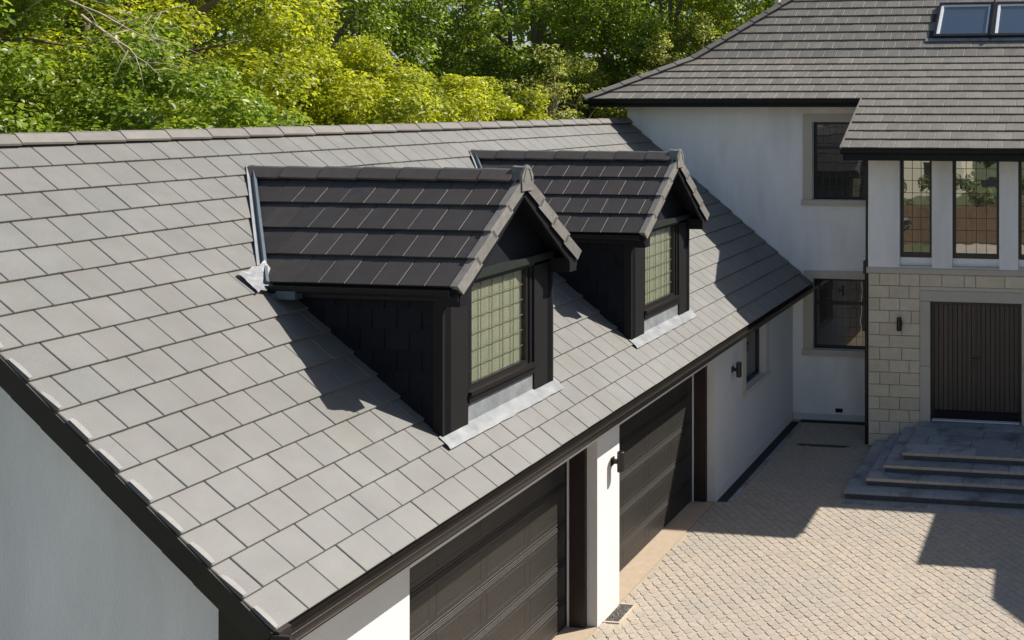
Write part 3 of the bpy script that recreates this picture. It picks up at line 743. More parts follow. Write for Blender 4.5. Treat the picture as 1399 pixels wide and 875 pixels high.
# ================================================================== MAIN HOUSE
YW, YS = 18.790, 17.497
house = empty('main_house', (-4.07, YW, 0))
tag(house, 'two storey white main house with stone entrance front and grey hipped roof', 'house')
XL = -9.509
# main facade wall with openings
WIN = [(-5.512, -4.30, 4.478, 6.057), (-5.496, -4.30, 1.44, 2.88)]
fw = MB()
fw.box(XL, -5.512, YW, YW+.3, -.05, 6.44); fw.box(-4.30, 8, YW, YW+.3, -.05, 6.44)
fw.box(-5.512, -4.30, YW, YW+.3, -.05, 1.44); fw.box(-5.512, -4.30, YW, YW+.3, 2.88, 4.478); fw.box(-5.512, -4.30, YW, YW+.3, 6.057, 6.44)
fw.box(XL, XL+.3, YW+.3, 27.5, -.05, 6.44); fw.box(XL+.3, 8, 27.2, 27.5, -.05, 6.44)
fw.build('render_wall', M['render'], house)
b = MB(); b.box(-7, -4.2, YW+.5, YW+.55, 0.5, 6.4); b.build('room_dark_sheet', M['black'], house)  # black sheet paints the darkness of the rooms behind the windows
for i, (x0, x1, z0, z1) in enumerate(WIN):
    tr = 5.53 if i == 0 else 2.363
    window(house, 'y', YW, x0+.001, x1-.001, z0+.001, z1-.001, M['window_black'], M['glass_dark'], 0.09, bars=[('h', tr, 0.06)], fw_=0.055,
           lead=(8, 7), lead_m=M['came'], lw=.0025, label='dark upper window under the main eave' if i == 0 else 'dark ground floor window in the shaded corner')
    for bxs in ((x0-.20, x0, z0-.001, z1), (x0-.20, x1+.1, z1+.001, z1+.16), (x1, x1+.15, z0, z1)):
        s = MB(); s.box(bxs[0], bxs[1], YW-.025, YW-.001, bxs[2], bxs[3]); s.build('window_surround', M['dress'], house)
    s = MB(); s.box(x0-.22, x1+.12, YW-.06, YW-.001, z0-.115, z0-.002); s.build('window_sill', M['dress'], house)
b = MB(); b.bevbox(-5.03, -4.88, YW-.014, YW-.001, 0.17, 0.25, .004, '-y'); b.build('air_brick', M['dark_grey'], house)
b = MB(); b.box(-5.90, -4.09, YW-.016, YW-.002, -.05, 0.13); b.build('plinth', M['render_smooth'], house)
# entrance block
BL, BR = -4.052, 0.012
DXL, DXR = -2.87, -1.17
ent = MB()
ent.box(BL, DXL, YS+.02, YW-.001, -.05, 3.246); ent.box(DXR, BR, YS+.02, YW-.001, -.05, 3.246); ent.box(DXL, DXR, YS+.02, YW-.001, 2.744, 3.246); ent.box(DXL, DXR, YS+.45, YW-.001, 0.0, 2.744)
ent.box(DXL, DXR, YS+.02, YS+.449, -.05, 0.50)
eb = ent.build('entrance_block', M['joint'], house)
rowh = 3.246/14; XC = (DXL+DXR)/2
for r_ in range(14):
    z0 = r_*rowh+.005; z1 = (r_+1)*rowh-.005
    for side in (0, 1):
        top = r_ == 13; inner = DXL-.195 if not (top) else XC
        xs = []
        x = BL; wv = 0.22 if r_ % 2 else 0.40
        while x < inner-0.02:
            x2 = min(x+wv, inner)
            if inner-x2 < 0.13: x2 = inner
            xs.append((x, x2)); x = x2; wv = random.choice((0.38, 0.42, 0.47))
        for (xa, xb) in xs:
            if side: xa, xb = 2*XC-xb, 2*XC-xa
            s = MB(); s.bevbox(xa+.005, xb-.005, YS+random.uniform(-.003,.002), YS+.06, z0, z1, .006, '-y')
            s.build('stone_block', M['stone'], eb, origin=((xa+xb)/2, YS, z0))
# left return of the block (faces away from the camera) in coursed stone
s = MB()
for r_ in range(14):
    y = YS+.065; wv = 0.3 if r_ % 2 else 0.45
    while y < YW-.05:
        s.bevbox(BL-.008, BL+.01, y+.005, min(y+wv, YW-.03)-.005, r_*rowh+.005, (r_+1)*rowh-.005, .005, '-x'); y += wv; wv = 0.42
s.build('side_stonework', M['stone'], eb)
# smooth surround of the door
for a, c, z0, z1 in ((DXL-.193, DXL, 0.50, 1.534), (DXL-.193, DXL, 1.540, 2.744), (DXR, DXR+.193, 0.50, 1.534), (DXR, DXR+.193, 1.540, 2.744)):
    s = MB(); s.bevbox(a+.001, c-.001, YS-.022, YS+.18, z0, z1, .006, '-y'); s.build('door_surround', M['dress'], eb)
s = MB(); s.bevbox(DXL-.193, DXR+.193, YS-.024, YS+.18, 2.748, 2.945, .006, '-y'); s.build('door_lintel', M['dress'], eb)
s = MB(); s.box(DXL-.193, DXR+.193, YS+.002, YS+.05, 2.946, 3.012); s.build('packing_course', M['stone'], eb)
# front door: two leaves of vertical boards
fd = MB(); YDR = YS+.10
fd.box(DXL+.001, DXL+.055, YDR-.02, YDR+.05, .53, 2.742); fd.box(DXR-.055, DXR-.001, YDR-.02, YDR+.05, .53, 2.742); fd.box(DXL+.055, DXR-.055, YDR-.02, YDR+.05, 2.68, 2.742)
fd.box(DXL+.056, DXR-.056, YDR+.035, YDR+.055, .53, 2.68)
front = fd.build('front_door', M['window_brown'], house)
front['label'] = 'double front door of dark brown vertical boards'
nb = 18; bw = (DXR-DXL-.112)/nb
for i in range(nb):
    x = DXL+.056+i*bw; g_ = .002 if i != nb//2 else .006
    s = MB(); s.bevbox(x+.002, x+bw-.002, YDR, YDR+.034, .70, 2.678, .007, '-y'); s.build('door_board', M['door_board'], front, origin=(x, YDR, .7))
s = MB(); s.box(DXL+.056, XC-.003, YDR-.008, YDR+.034, .545, .696); s.box(XC+.003, DXR-.056, YDR-.008, YDR+.034, .545, .696); s.build('kick_board', M['black'], front)
s = MB(); s.box(XC-.02, XC+.02, YDR-.012, YDR-.001, .70, 2.678); s.build('meeting_stile', M['window_brown'], front)
s = MB(); s.box(XC-.10, XC+.06, YDR-.045, YDR-.020, 1.655, 1.69); s.box(XC-.045, XC-.022, YDR-.020, YDR-.001, 1.56, 1.74); s.box(XC+.022, XC+.045, YDR-.020, YDR-.001, 1.60, 1.72); s.build('door_handle', M['lamp'], front)
s = MB(); s.box(DXL+.03, DXR-.03, YS-.01, YDR-.021, .522, .545); s.build('threshold', M['alu'], front)
# string course and upper storey with tall windows
s = MB(); s.bevbox(BL-.03, BR+.03, YS-.035, YW-.001, 3.249, 3.356, .012, '-y'); s.build('string_course', M['dress'], eb)
ZT = 5.50
wins = [(-3.453, -2.842), (-2.457, -1.584), (-1.233, -0.60)]
edges = [BL] + [e for w_ in wins for e in w_] + [BR]
for i in range(0, len(edges), 2):
    s = MB(); s.box(edges[i], edges[i+1], YS, YS+.30, 3.357, ZT); s.build('window_pier', M['render'], eb)
s = MB()
for a, c in wins: s.box(a+.001, c-.001, YS+.07, YS+.30, 3.357, 3.545)
s.build('window_apron', M['render'], eb)
s = MB()
for a, c in wins: s.box(a-.03, c+.03, YS-.03, YS+.069, 3.41, 3.455)
s = MB()
for a, c in wins: s.box(a+.002, c-.002, YS-.02, YS+.0695, 3.358, 3.40)
s.build('window_sill', M['dress'], eb)
s = MB(); s.box(BL, BL+.2, YS+.301, YW, 3.357, ZT); s.box(BR-.2, BR, YS+.301, YW, 3.357, ZT); s.build('side_wall', M['render'], eb)
s = MB(); s.box(BL+.25, BR-.25, YS+.5, YS+.55, 3.4, 5.6); s.build('room_dark_sheet', M['black'], eb)  # black sheet in place of the upper room's own darkness
for i, (a, c) in enumerate(wins):
    window(house, 'y', YS, a+.001, c-.001, 3.546, ZT-.002, M['window_black'], M['glass_bright'], 0.08, fw_=0.055, lead=(3 if c-a < .7 else 4, 8), lead_m=M['window_black'],
           label=['narrow tall leaded window above the stone, leftmost', 'wide tall leaded window above the door', 'tall leaded window cut by the picture edge'][i])
    s = MB(); s.box(a+.05, c-.05, YS+.055, YS+.0795, 3.548, 3.63); s.build('window_bottom_rail', M['window_black'], eb)
# downpipe and hopper in the corner
s = MB(); s.tube([(BL-.055, YS+.10, 0.0), (BL-.055, YS+.10, 3.25)], 0.034, 10); s.tube([(BL-.055, YS+.10, 3.24), (BL-.055, YS+.14, 5.45)], 0.024, 8)
s.box(BL-.105, BL-.005, YS+.03, YS+.17, 3.22, 3.46); s.build('downpipe', M['lamp'], house)

# roof of the main house
PA, PB, G2 = R(29.2), R(41), 0.305
EY, EZ2 = 18.19, 6.54; HX = -10.12           # main eave line and hip corner
YB = EY+6*G2*math.cos(PA); ZB = EZ2+6*G2*math.sin(PA)
NU = 14; YT = YB+NU*G2*math.cos(PB); ZTP = ZB+NU*G2*math.sin(PB)
CYE = EY-6*G2*math.cos(PA); CZE = EZ2-6*G2*math.sin(PA); CXL, CXR = -4.34, 0.32
XE2 = 9.0
dk = MB(); dd = 0.05
inB = YB-EY; inT = YT-EY
def pt(x, y, z): return (x, y, z-dd)
nA = Vector((0,-math.sin(PA),math.cos(PA))); nB = Vector((0,-math.sin(PB),math.cos(PB)))
dk.prism([pt(HX,EY,EZ2), pt(XE2,EY,EZ2), pt(XE2,YB,ZB), pt(HX+inB,YB,ZB)], (0,0,-.06))
dk.prism([pt(HX+inB,YB,ZB), pt(XE2,YB,ZB), pt(XE2,YT,ZTP), pt(HX+inT,YT,ZTP)], (0,0,-.06))
dk.prism([pt(CXL,CYE,CZE), pt(CXR,CYE,CZE), pt(CXR,EY,EZ2), pt(CXL,EY,EZ2)], (0,0,-.06))
YBK = 2*YT-EY
dk.prism([pt(HX,YBK,EZ2), pt(HX,EY,EZ2), pt(HX+inB,YB,ZB), pt(HX+inB,YBK-inB,ZB)], (0,0,-.06))
dk.prism([pt(HX+inB,YBK-inB,ZB), pt(HX+inB,YB,ZB), pt(HX+inT,YT,ZTP), pt(HX+inT,YT+.01,ZTP)], (0,0,-.06))
dk.prism([pt(XE2,YBK,EZ2), pt(HX,YBK,EZ2), pt(HX+inB,YBK-inB,ZB), pt(XE2,YBK-inB,ZB)], (0,0,-.06))
dk.prism([pt(XE2,YBK-inB,ZB), pt(HX+inB,YBK-inB,ZB), pt(HX+inT,YT,ZTP), pt(XE2,YT,ZTP)], (0,0,-.06))
hr = dk.build('roof', M['underlay'], house)
visr = lambda p: (0 if p[2] + 0.0 < 1e9 else 1)
W2 = 0.2757
FA = frame_of((HX, EY, EZ2), (1,0,0), (0,math.cos(PA),math.sin(PA)))
tA = math.cos(PA)
SKY = [(-3.255, -2.035), (-1.985, -0.765)]
ZSK0, ZSK1 = 0.62, 1.87        # distance up the upper slope
# order by how large a tile shows; those right of the frame come last
def order(x_off):
    def f(p):
        xm = (p[2]+p[3])/2 + x_off
        return p[0] + (1000 if xm > -0.6 else 0)
    return f
clA = (1.0, -tA, 0.0)                               # right of the hip line in the lower slope
rowsA = [(k, 0.0, XE2-HX, W2*(1 if k % 2 else .5)) for k in range(6)]
lay_tiles(rowsA, FA, G2, W2, M['tile_house'], hr, 'roof_tile', limit=110, clips=[clA], dist=order(HX))
FC = frame_of((CXL, CYE, CZE), (1,0,0), (0,math.cos(PA),math.sin(PA)))
rowsC = [(k, 0.0, CXR-CXL, W2*(1 if k % 2 else .5)) for k in range(6)]
lay_tiles(rowsC, FC, G2, W2, M['tile_house'], hr, 'roof_tile', limit=70, dist=order(CXL))
FBu = frame_of((HX, YB, ZB), (1,0,0), (0,math.cos(PB),math.sin(PB)))
tB = math.cos(PB)
clB = (1.0, -tB, -inB)
def in_sky(P, x, s): return ZSK0+.02 < s < ZSK1-.02 and any(a-.0 < P.x < c+.0 for a, c in SKY)
rowsB = [(k, 0.0, XE2-HX, W2*(1 if k % 2 else .5)) for k in range(NU)]
lay_tiles(rowsB, FBu, G2, W2, M['tile_house'], hr, 'roof_tile', limit=120, clips=[clB], skip=in_sky, dist=order(HX))
# left and back slopes as plain tiled courses (never seen from the front)
def courses(O, X, Y, L0, run, n, g, shrink0, shrink1, name):
    F_ = frame_of(O, X, Y); B = MB()
    for k in range(n):
        a0 = shrink0*k*g; a1 = shrink1*k*g
        B.add([F_ @ Vector(v) for v in [(a0,k*g,0),(L0-a1,k*g,0),(L0-a1-shrink1*g,k*g+g+.005,-TH),(a0+shrink0*g,k*g+g+.005,-TH),(a0,k*g,-TH),(L0-a1,k*g,-TH)]], [(0,1,2,3),(4,5,1,0)])
    return B.build(name, M['tile_house'], hr)
courses((HX,YBK,EZ2), (0,-1,0), (math.cos(PA),0,math.sin(PA)), YBK-EY, 0, 6, G2, tA, tA, 'side_slope')
courses((HX+inB,YBK-inB,ZB), (0,-1,0), (math.cos(PB),0,math.sin(PB)), YBK-EY-2*inB, 0, NU, G2, tB, tB, 'side_slope')
courses((XE2,YBK,EZ2), (-1,0,0), (0,-math.cos(PA),math.sin(PA)), XE2-HX, 0, 6, G2, 0, tA, 'back_slope')
courses((XE2,YBK-inB,ZB), (-1,0,0), (0,-math.cos(PB),math.sin(PB)), XE2-HX-inB, 0, NU, G2, 0, tB, 'back_slope')
# hip ridge tiles following both pitches, and the top ridge
def hip_run(A, B_, n, nm='hip_tile'):
    A = Vector(A); B_ = Vector(B_); d = (B_-A)/n
    for i in range(n):
        P = A+d*i; t = d.normalized(); s_ = t.cross(Vector((0,0,1))).normalized(); u = s_.cross(t)
        m = Matrix((s_, t, u)).transposed().to_4x4(); m.translation = P+u*0.055
        B3 = MB(); B3.add(*ridge_geo(d.length-.005, 0.16, R(24))); place(nm, B3.mesh(nm, M['ridge_tile']), hr, m)
hip_run((HX-.02,EY-.02,EZ2), (HX+inB,YB,ZB), 6)
hip_run((HX+inB,YB,ZB), (HX+inT,YT,ZTP), 13)
hip_run((HX+inT,YT,ZTP), (XE2,YT,ZTP), 34, 'ridge_tile')
# verge edge of the porch roof
for xv in (CXL-.012, CXR+.012):
    s = MB(); s.beam((xv, CYE-.01, CZE-.03), (xv, EY, EZ2-.03), .024, .07); s.build('porch_verge', M['tile_house'], hr)
# fascias, soffits, gutters
s = MB(); s.box(HX+.05, CXL, EY+.04, EY+.065, 6.36, 6.50); s.box(HX+.05, HX+.075, EY+.065, YBK-.05, 6.36, 6.50); s.box(CXR, XE2, EY+.04, EY+.065, 6.36, 6.50)
s.prism([(CXL+.02, CYE+.05, CZE-.24), (CXL+.02, CYE+.05, CZE-.08), (CXL+.02, EY+.04, EZ2-.09), (CXL+.02, EY+.04, EZ2-.35)], (.02,0,0))
s.box(CXL+.04, CXR-.02, CYE+.045, CYE+.07, CZE-.24, CZE-.05); s.build('fascia', M['black'], house)
s = MB(); s.box(HX+.076, 8.5, EY+.066, YW-.002, 6.40, 6.415); s.box(HX+.076, XL-.002, YW, 27.0, 6.40, 6.415); s.build('soffit', M['black'], house)
s = MB(); s.box(CXL+.041, CXR-.021, CYE+.071, YS+.3, CZE-.175, CZE-.155); s.build('porch_soffit', M['black'], house)
gutter(house, (HX-.02, EY+.035, EZ2-.035), (CXL-HX+.0, 0, 0), .10, .09, M['black'])
gutter(house, (CXR, EY+.035, EZ2-.035), (XE2-CXR, 0, 0), .10, .09, M['black'])
gutter(house, (CXL-.01, CYE+.04, CZE-.035), (CXR-CXL+.02, 0, 0), .10, .085, M['black'])
# skylights
for i, (a, c) in enumerate(SKY):
    P = lambda x, s_, o: FBu @ Vector((x-HX, s_, o))
    f = MB()
    def rb(B, x0, x1, s0, s1, o0, o1):
        vs = [P(x0,s0,o0),P(x1,s0,o0),P(x1,s1,o0),P(x0,s1,o0),P(x0,s0,o1),P(x1,s0,o1),P(x1,s1,o1),P(x0,s1,o1)]
        return B.add(vs, [(0,3,2,1),(4,5,6,7),(0,1,5,4),(1,2,6,5),(2,3,7,6),(3,0,4,7)])
    rb(f, a, a+.055, ZSK0, ZSK1, -.05, .07); rb(f, c-.055, c, ZSK0, ZSK1, -.05, .07); rb(f, a+.055, c-.055, ZSK0, ZSK0+.075, -.05, .07); rb(f, a+.055, c-.055, ZSK1-.05, ZSK1, -.05, .07)
    sk = f.build('skylight', M['window_black'], hr); 
    g_ = MB(); rb(g_, a+.056, c-.056, ZSK0+.076, ZSK1-.051, .0, .008); g_.build('skylight_pane', M['glass_sky'], hr)
    g_ = MB(); rb(g_, a+.056, a+.11, ZSK0+.077, ZSK1-.052, .010, .045); rb(g_, c-.10, c-.056, ZSK0+.077, ZSK1-.052, .010, .045); rb(g_, a+.111, c-.101, ZSK1-.10, ZSK1-.053, .010, .040); rb(g_, a+.111, c-.101, ZSK0+.078, ZSK0+.10, .010, .035); g_.build('skylight_sash', M['alu'], hr)
g_ = MB(); f = lambda x, s_, o: FBu @ Vector((x-HX, s_, o))
for a, c in ((-3.42, -2.045), (-2.03, -.6)):
    g_.prism([f(a,ZSK0-.11,.016), f(c,ZSK0-.11,.016), f(c,ZSK0-.01,.012), f(a,ZSK0-.01,.012)], (0,.01,-.012))
g_.build('skylight_flashing', M['lead'], hr)
g_ = MB(); g_.prism([f(-2.03,ZSK0-.01,.10), f(-1.99,ZSK0-.01,.10), f(-1.99,ZSK1+.06,.10), f(-2.03,ZSK1+.06,.10)], (0,.02,-.1)); g_.build('skylight_trim', M['black'], hr)
# chimney on the far slope
s = MB(); s.box(-8.55, -8.05, 24.4, 24.9, 6.8, 8.75); s.box(-8.62, -7.98, 24.33, 24.97, 8.751, 8.86); ch = s.build('chimney', M['ridge_tile'], house)
s = MB(); s.tube([(-8.2, 24.65, 8.86), (-8.2, 24.65, 9.28)], .08, 10); s.build('chimney_pot', M['stone'], ch)

# projecting wing beyond the right edge of the picture (it throws the stepped shadow on the paving)
wing = MB(); wing.box(3.9, 9, 6, 17.0, -.05, 5.45); wing.box(2.7, 9, 17.0, 18.78, -.05, 5.45)
wo2 = wing.build('wing_wall', M['render'], house)
s = MB()
s.prism([(2.26, 16.0, 5.62), (3.36, 16.0, 5.62), (3.40, 15.2, 5.62), (9.5, 7.8, 5.62), (9.5, 18.1, 5.62), (2.26, 18.1, 5.62)], (0,0,-.14))
s.add([(2.26,16.0,5.621),(9.5,16.0,5.621),(9.5,18.1,6.6),(4.2,18.1,6.6)], [(0,1,2,3)]); s.add([(2.26,16.0,5.621),(4.2,18.1,6.6),(2.26,18.1,5.621)], [(0,1,2)])
s.build('wing_roof', M['tile_house'], house)

# ================================================================== STEPS
st = empty('entrance_steps', (XC, 16.3, 0)); tag(st, 'blue grey stone steps with buff sawn edges below the brown front door', 'steps')
LV = [(0.52, 15.84, -3.076), (0.39, 15.58, -3.35), (0.26, 15.32, -3.59), (0.13, 15.08, -3.90)]
for i, (z, yf, xl) in enumerate(LV):
    xr_ = 2*XC-xl; z0 = z-.13; yb_ = YS+.018
    b = MB(); b.box(xl+.02, xr_-.02, yf+.02, (yb_ if True else 0), z0-.002, z-.050); b.build('riser', M['riser'], st)
    # slabs with a bright sawn nosing
    depth = 0.40
    segs = []; x = xl
    while x < xr_-.01:
        wv = random.choice((.62, .74, .86)); x2 = x+wv
        if xr_-x2 < .35: x2 = xr_
        segs.append((x, min(x2, xr_))); x = x2
    for j, (a, c) in enumerate(segs):
        s = MB(); s.bevbox(a+.003, c-.003, yf+.004, yf+depth-.003, z-.049, z, .004, '+z'); s.build('step_slab', M['granite'], st, origin=(a, yf, z))
        s = MB(); s.box(a+.003, c-.003, yf-.004, yf+.0035, z-.049, z-.005); s.build('nosing', M['nosing'] if i < 3 else M['granite'], st, origin=(a, yf, z))
    if i == 0:
        y = yf+depth
        while y < YS-.1:
            y2 = min(y+.43, YS-.026); x = xl; off = random.uniform(.3,.6)
            while x < xr_-.01:
                x2 = min(x+off, xr_); off = .78
                s = MB(); s.bevbox(x+.003, x2-.003, y, y2-.004, z-.049, z-random.uniform(0,.002), .004, '+z'); s.build('step_slab', M['granite'], st, origin=(x, y, z)); x = x2
            y = y2 if y2 < YS-.03 else 99
    else:
        for (a, c) in ((xl, xl+.40), (xr_-.40, xr_)):
            y = yf+depth
            while y < YS-.05:
                y2 = min(y+.7, YS-.027)
                s = MB(); s.bevbox(a+.003, c-.003, y, y2-.004, z-.049, z, .004, '+z'); s.build('step_slab', M['granite'], st, origin=(a, y, z)); y = y2 if y2 < YS-.03 else 99
# soldier course in front of the steps is part of the drive
b = MB(); x = -3.9
while x < .1: b.bevbox(x+.004, x+.196, 15.03-.16, 15.03-.01, -.03, .002, .006, '+z'); x += .2
b.build('border_paver', M['granite'], pv)

# ================================================================== SMALL THINGS
def wall_lamp(loc, out, label):
    o = empty('wall_lamp', loc); out = Vector(out); sd_ = Vector((out.y, -out.x, 0)); L0 = Vector(loc)
    B = MB(); B.beam(L0+out*.002, L0+out*.016, .075, .10); B.build('back_plate', M['lamp'], o)
    B = MB(); B.beam(L0+out*.016, L0+out*.075, .045, .05); B.build('bracket', M['lamp'], o)
    B = MB(); c = L0+out*.118
    B.tube([c+Vector((0,0,-.125)), c+Vector((0,0,-.118)), c+Vector((0,0,.118)), c+Vector((0,0,.125))], [.040,.045,.045,.040], 16); B.build('lamp_body', M['lamp'], o, smooth=False)
    B = MB(); B.tube([c+Vector((0,0,.1255)), c+Vector((0,0,.129))], .036, 12); B.tube([c+Vector((0,0,-.129)), c+Vector((0,0,-.1255))], .036, 12); B.build('lamp_lens', M['glass_dark'], o)
    tag(o, label, 'wall lamp', 'black cylinder wall lamps'); return o
wall_lamp((WX, 11.30, 1.90), (1,0,0), 'black cylinder wall lamp on the white pier between the garage doors')
wall_lamp((WX, 15.42, 1.93), (1,0,0), 'black cylinder wall lamp beside the small garage window')
wall_lamp((-3.44, YS, 2.33), (0,-1,0), 'black cylinder wall lamp on the buff stone left of the front door')
g_ = empty('drain_tray', (-5.79, 11.28, 0)); tag(g_, 'small gravel filled drain tray at the foot of the white pier', 'drain')
s = MB(); s.box(-5.915, -5.70, 11.05, 11.075, -.03, .008); s.box(-5.915, -5.70, 11.475, 11.50, -.03, .008); s.box(-5.72, -5.70, 11.075, 11.475, -.03, .0075); s.build('tray_frame', M['nosing'], g_)
s = MB(); rr = random.Random(5)
s.box(-5.915, -5.72, 11.075, 11.475, -.03, -.004)
for i in range(260):
    x = rr.uniform(-5.905,-5.73); y = rr.uniform(11.085,11.465); r0 = rr.uniform(.006,.013); z = rr.uniform(-.005,0.003)
    s.add([(x-r0,y,z),(x+r0*.3,y-r0,z),(x+r0,y+r0*.2,z),(x,y+r0,z),(x+r0*.1,y,z+r0)], [(0,1,4),(1,2,4),(2,3,4),(3,0,4)])
tag(s.build('gravel', M['gravel'], g_), kind='stuff')
g_ = empty('slot_drain', (-4.9, 17.375, 0)); tag(g_, 'narrow black slot drain across the shaded paving in the corner', 'drain')
s = MB(); s.box(-5.39, -4.40, 17.34, 17.41, -.03, -.0035); s.build('channel', M['lamp'], g_)
s = MB(); s.box(-5.395, -4.395, 17.333, 17.340, -.03, .003); s.box(-5.395, -4.395, 17.41, 17.417, -.03, .003)
for i in range(33): s.box(-5.385+i*.03, -5.375+i*.03, 17.341, 17.409, -.03, .001)
s.build('grating', M['lamp'], g_)

# ================================================================== TREES
def leaves(name, centres, radii, n_leaf, size, m, parent, seed, flat=0.75, droop=0.25, origin=(0,0,0)):
    r = np.random.default_rng(seed)
    C_ = np.array(centres); Rr = np.array(radii); p = Rr**2/ (Rr**2).sum()
    idx = r.choice(len(C_), n_leaf, p=p)
    d = r.normal(size=(n_leaf,3)); d /= np.linalg.norm(d, axis=1)[:,None]
    rad = r.random(n_leaf)**0.42
    P = C_[idx] + d*(Rr[idx]*rad)[:,None]*np.array([1,1,flat])
    # leaves face outwards and upwards
    nrm = d*0.7 + np.array([0,0,0.75]) + r.normal(scale=.55, size=(n_leaf,3)); nrm /= np.linalg.norm(nrm,axis=1)[:,None]
    t = np.cross(nrm, r.normal(size=(n_leaf,3))); t /= np.linalg.norm(t,axis=1)[:,None]; t[:,2] -= droop; t /= np.linalg.norm(t,axis=1)[:,None]
    bt = np.cross(nrm, t); bt /= np.linalg.norm(bt,axis=1)[:,None]
    s = size*(0.65+0.7*r.random(n_leaf))[:,None]
    fold = nrm*s*0.16
    V = np.stack([P - t*s*.5, P + bt*s*.36 + fold, P + t*s*.62, P - bt*s*.36 + fold], axis=1).reshape(-1,3) - np.array(origin)
    me = bpy.data.meshes.new(name); nf = n_leaf*2
    me.vertices.add(len(V)); me.vertices.foreach_set('co', V.astype(np.float32).ravel())
    b0 = np.arange(n_leaf)*4; tri = np.stack([b0,b0+1,b0+2, b0,b0+2,b0+3], axis=1).astype(np.int32)
    me.loops.add(nf*3); me.loops.foreach_set('vertex_index', tri.ravel())
    me.polygons.add(nf); me.polygons.foreach_set('loop_start', (np.arange(nf)*3).astype(np.int32)); me.polygons.foreach_set('loop_total', np.full(nf, 3, np.int32))
    me.update(calc_edges=True); me.materials.append(m)
    o = bpy.data.objects.new(name, me); COL.objects.link(o)
    if parent: o.parent = parent
    return o
def limb_path(a, b_, r, n=6, wob=.12):
    a = Vector(a); b_ = Vector(b_); out = []
    L_ = (b_-a).length
    for i in range(n+1):
        t = i/n; p = a.lerp(b_, t); k = wob*L_*math.sin(math.pi*t)
        out.append(p + Vector((r.uniform(-1,1), r.uniform(-1,1), r.uniform(-.2,1)))*k*.35)
    return out
def tree(x, y, h, cr, z_lo, m, label, seed, n_leaf=42000, size=.13, clumps=70, bark='bark', extra=None, kind='broadleaf_tree', fill=1.0, group='trees behind the garage', cat='tree'):
    r = random.Random(seed); root = empty(kind, (x, y, gz)); tag(root, label, cat, group)
    O = Vector((x, y, gz))
    T = MB(); top = Vector((x+r.uniform(-.5,.5), y+r.uniform(-.5,.5), h*.82))
    pth = limb_path((x,y,gz-.1), top, r, 8, .05); rb_ = .016*h+.05
    T.tube(pth, [rb_*1.35]+[rb_*(1-.11*i) for i in range(1, 9)], 10); T.build('trunk', M[bark], root, smooth=True)
    cen = []; rad = []
    zc = (h+z_lo)/2; hz = (h-z_lo)/2
    for i in range(int(clumps*1.55)):
        for _ in range(20):
            d = Vector((r.gauss(0,1), r.gauss(0,1), r.gauss(0,1))).normalized(); q_ = r.uniform(.45, 1.0)**.6
            taper = 1 - .25*max(0, d.z)
            c = Vector((x + d.x*cr*q_*taper, y + d.y*cr*q_*taper, zc + d.z*hz*q_))
            rr_ = r.uniform(.11,.235)*cr*fill
            if all((c-Vector(k)).length > rr_*1.15 for k in cen): break
        cen.append(tuple(c)); rad.append(rr_)
    for i in range(0, len(cen), max(1, len(cen)//16)):
        c = Vector(cen[i]); t0 = r.uniform(.3,.75); a = pth[int(t0*8)]
        L_ = MB(); lp = limb_path(a, c, r); L_.tube(lp, [rb_*.42*(1-.13*j) for j in range(7)], 7)
        for q2 in range(3):
            st_ = lp[3+q2]; e = st_ + Vector((r.uniform(-1,1), r.uniform(-1,1), r.uniform(-.2,1))).normalized()*cr*.3
            L_.tube(limb_path(st_, e, r, 3), [rb_*.16, rb_*.12, rb_*.08, rb_*.04], 5)
        L_.build('limb', M[bark], root, smooth=True)
    lo = leaves('crown', cen, rad, n_leaf, size, m, root, seed, origin=O)
    if extra:
        for (a, b_, r0) in extra:
            L_ = MB(); rr2 = random.Random(int(a[0]*100)); lp = limb_path(a, b_, rr2, 9, .06); L_.tube(lp, [r0*(1-.09*j) for j in range(10)], 7)
            for j in range(2, 9):
                e = lp[j] + Vector((rr2.uniform(-.4,.4), rr2.uniform(-.7,.7), rr2.uniform(-.7,.3))).normalized()*rr2.uniform(.25,.7)
                L_.tube([lp[j], lp[j].lerp(e,.5)+Vector((0,0,.04)), e], [r0*.35, r0*.25, r0*.1], 5)
            L_.build('bare_limb', M['bark_pale'], root, smooth=True)
    return root
def at(u, v, Y):   # a place seen at photo pixel (u, v), at depth Y
    a = (u-1302.16)/1300; bb_ = (145.43-v)/1300; c, s = math.cos(.1386), math.sin(.1386)
    rx, ry = c*a - s, s*a + c; k = Y/ry; return (rx*k, Y, CAMZ + bb_*k)
p0 = at(30, -30, 9.5); p1 = at(218, 62, 9.9); p2 = at(60, 12, 9.4); p3 = at(222, 105, 10.2)
tree(-17.0, 10.2, 11.5, 4.2, 2.6, M['leaf_fresh'], 'fresh green tree at the far left with bare pale branches', 21, 120000, .082, 90,
     extra=[(p0, p1, .021), (at(110,20,9.6), p3, .017), (at(250,8,10.0), at(160,35,9.7), .011)])
tree(-18.6, 15.5, 12.2, 4.0, 2.8, M['leaf_bright'], 'tall bright yellow green maple rising out of the picture', 22, 115000, .09, 90)
tree(-17.2, 20.0, 8.0, 3.6, 2.2, M['leaf_bright'], 'bright yellow green maple with a rounded crown right of the tall one', 23, 90000, .09, 80)
tree(-16.9, 24.6, 7.2, 2.8, 2.0, M['leaf_bright'], 'low yellow green maple just left of the dark budding tree', 24, 62000, .095, 70)
tree(-13.2, 12.5, 6.9, 2.6, 1.5, M['leaf_fresh'], 'low green shrub tree close behind the garage ridge', 25, 60000, .075, 60)
tree(-14.2, 7.2, 7.6, 2.6, 1.6, M['leaf_fresh'], 'dense green tree close behind the near end of the ridge', 33, 70000, .072, 60)
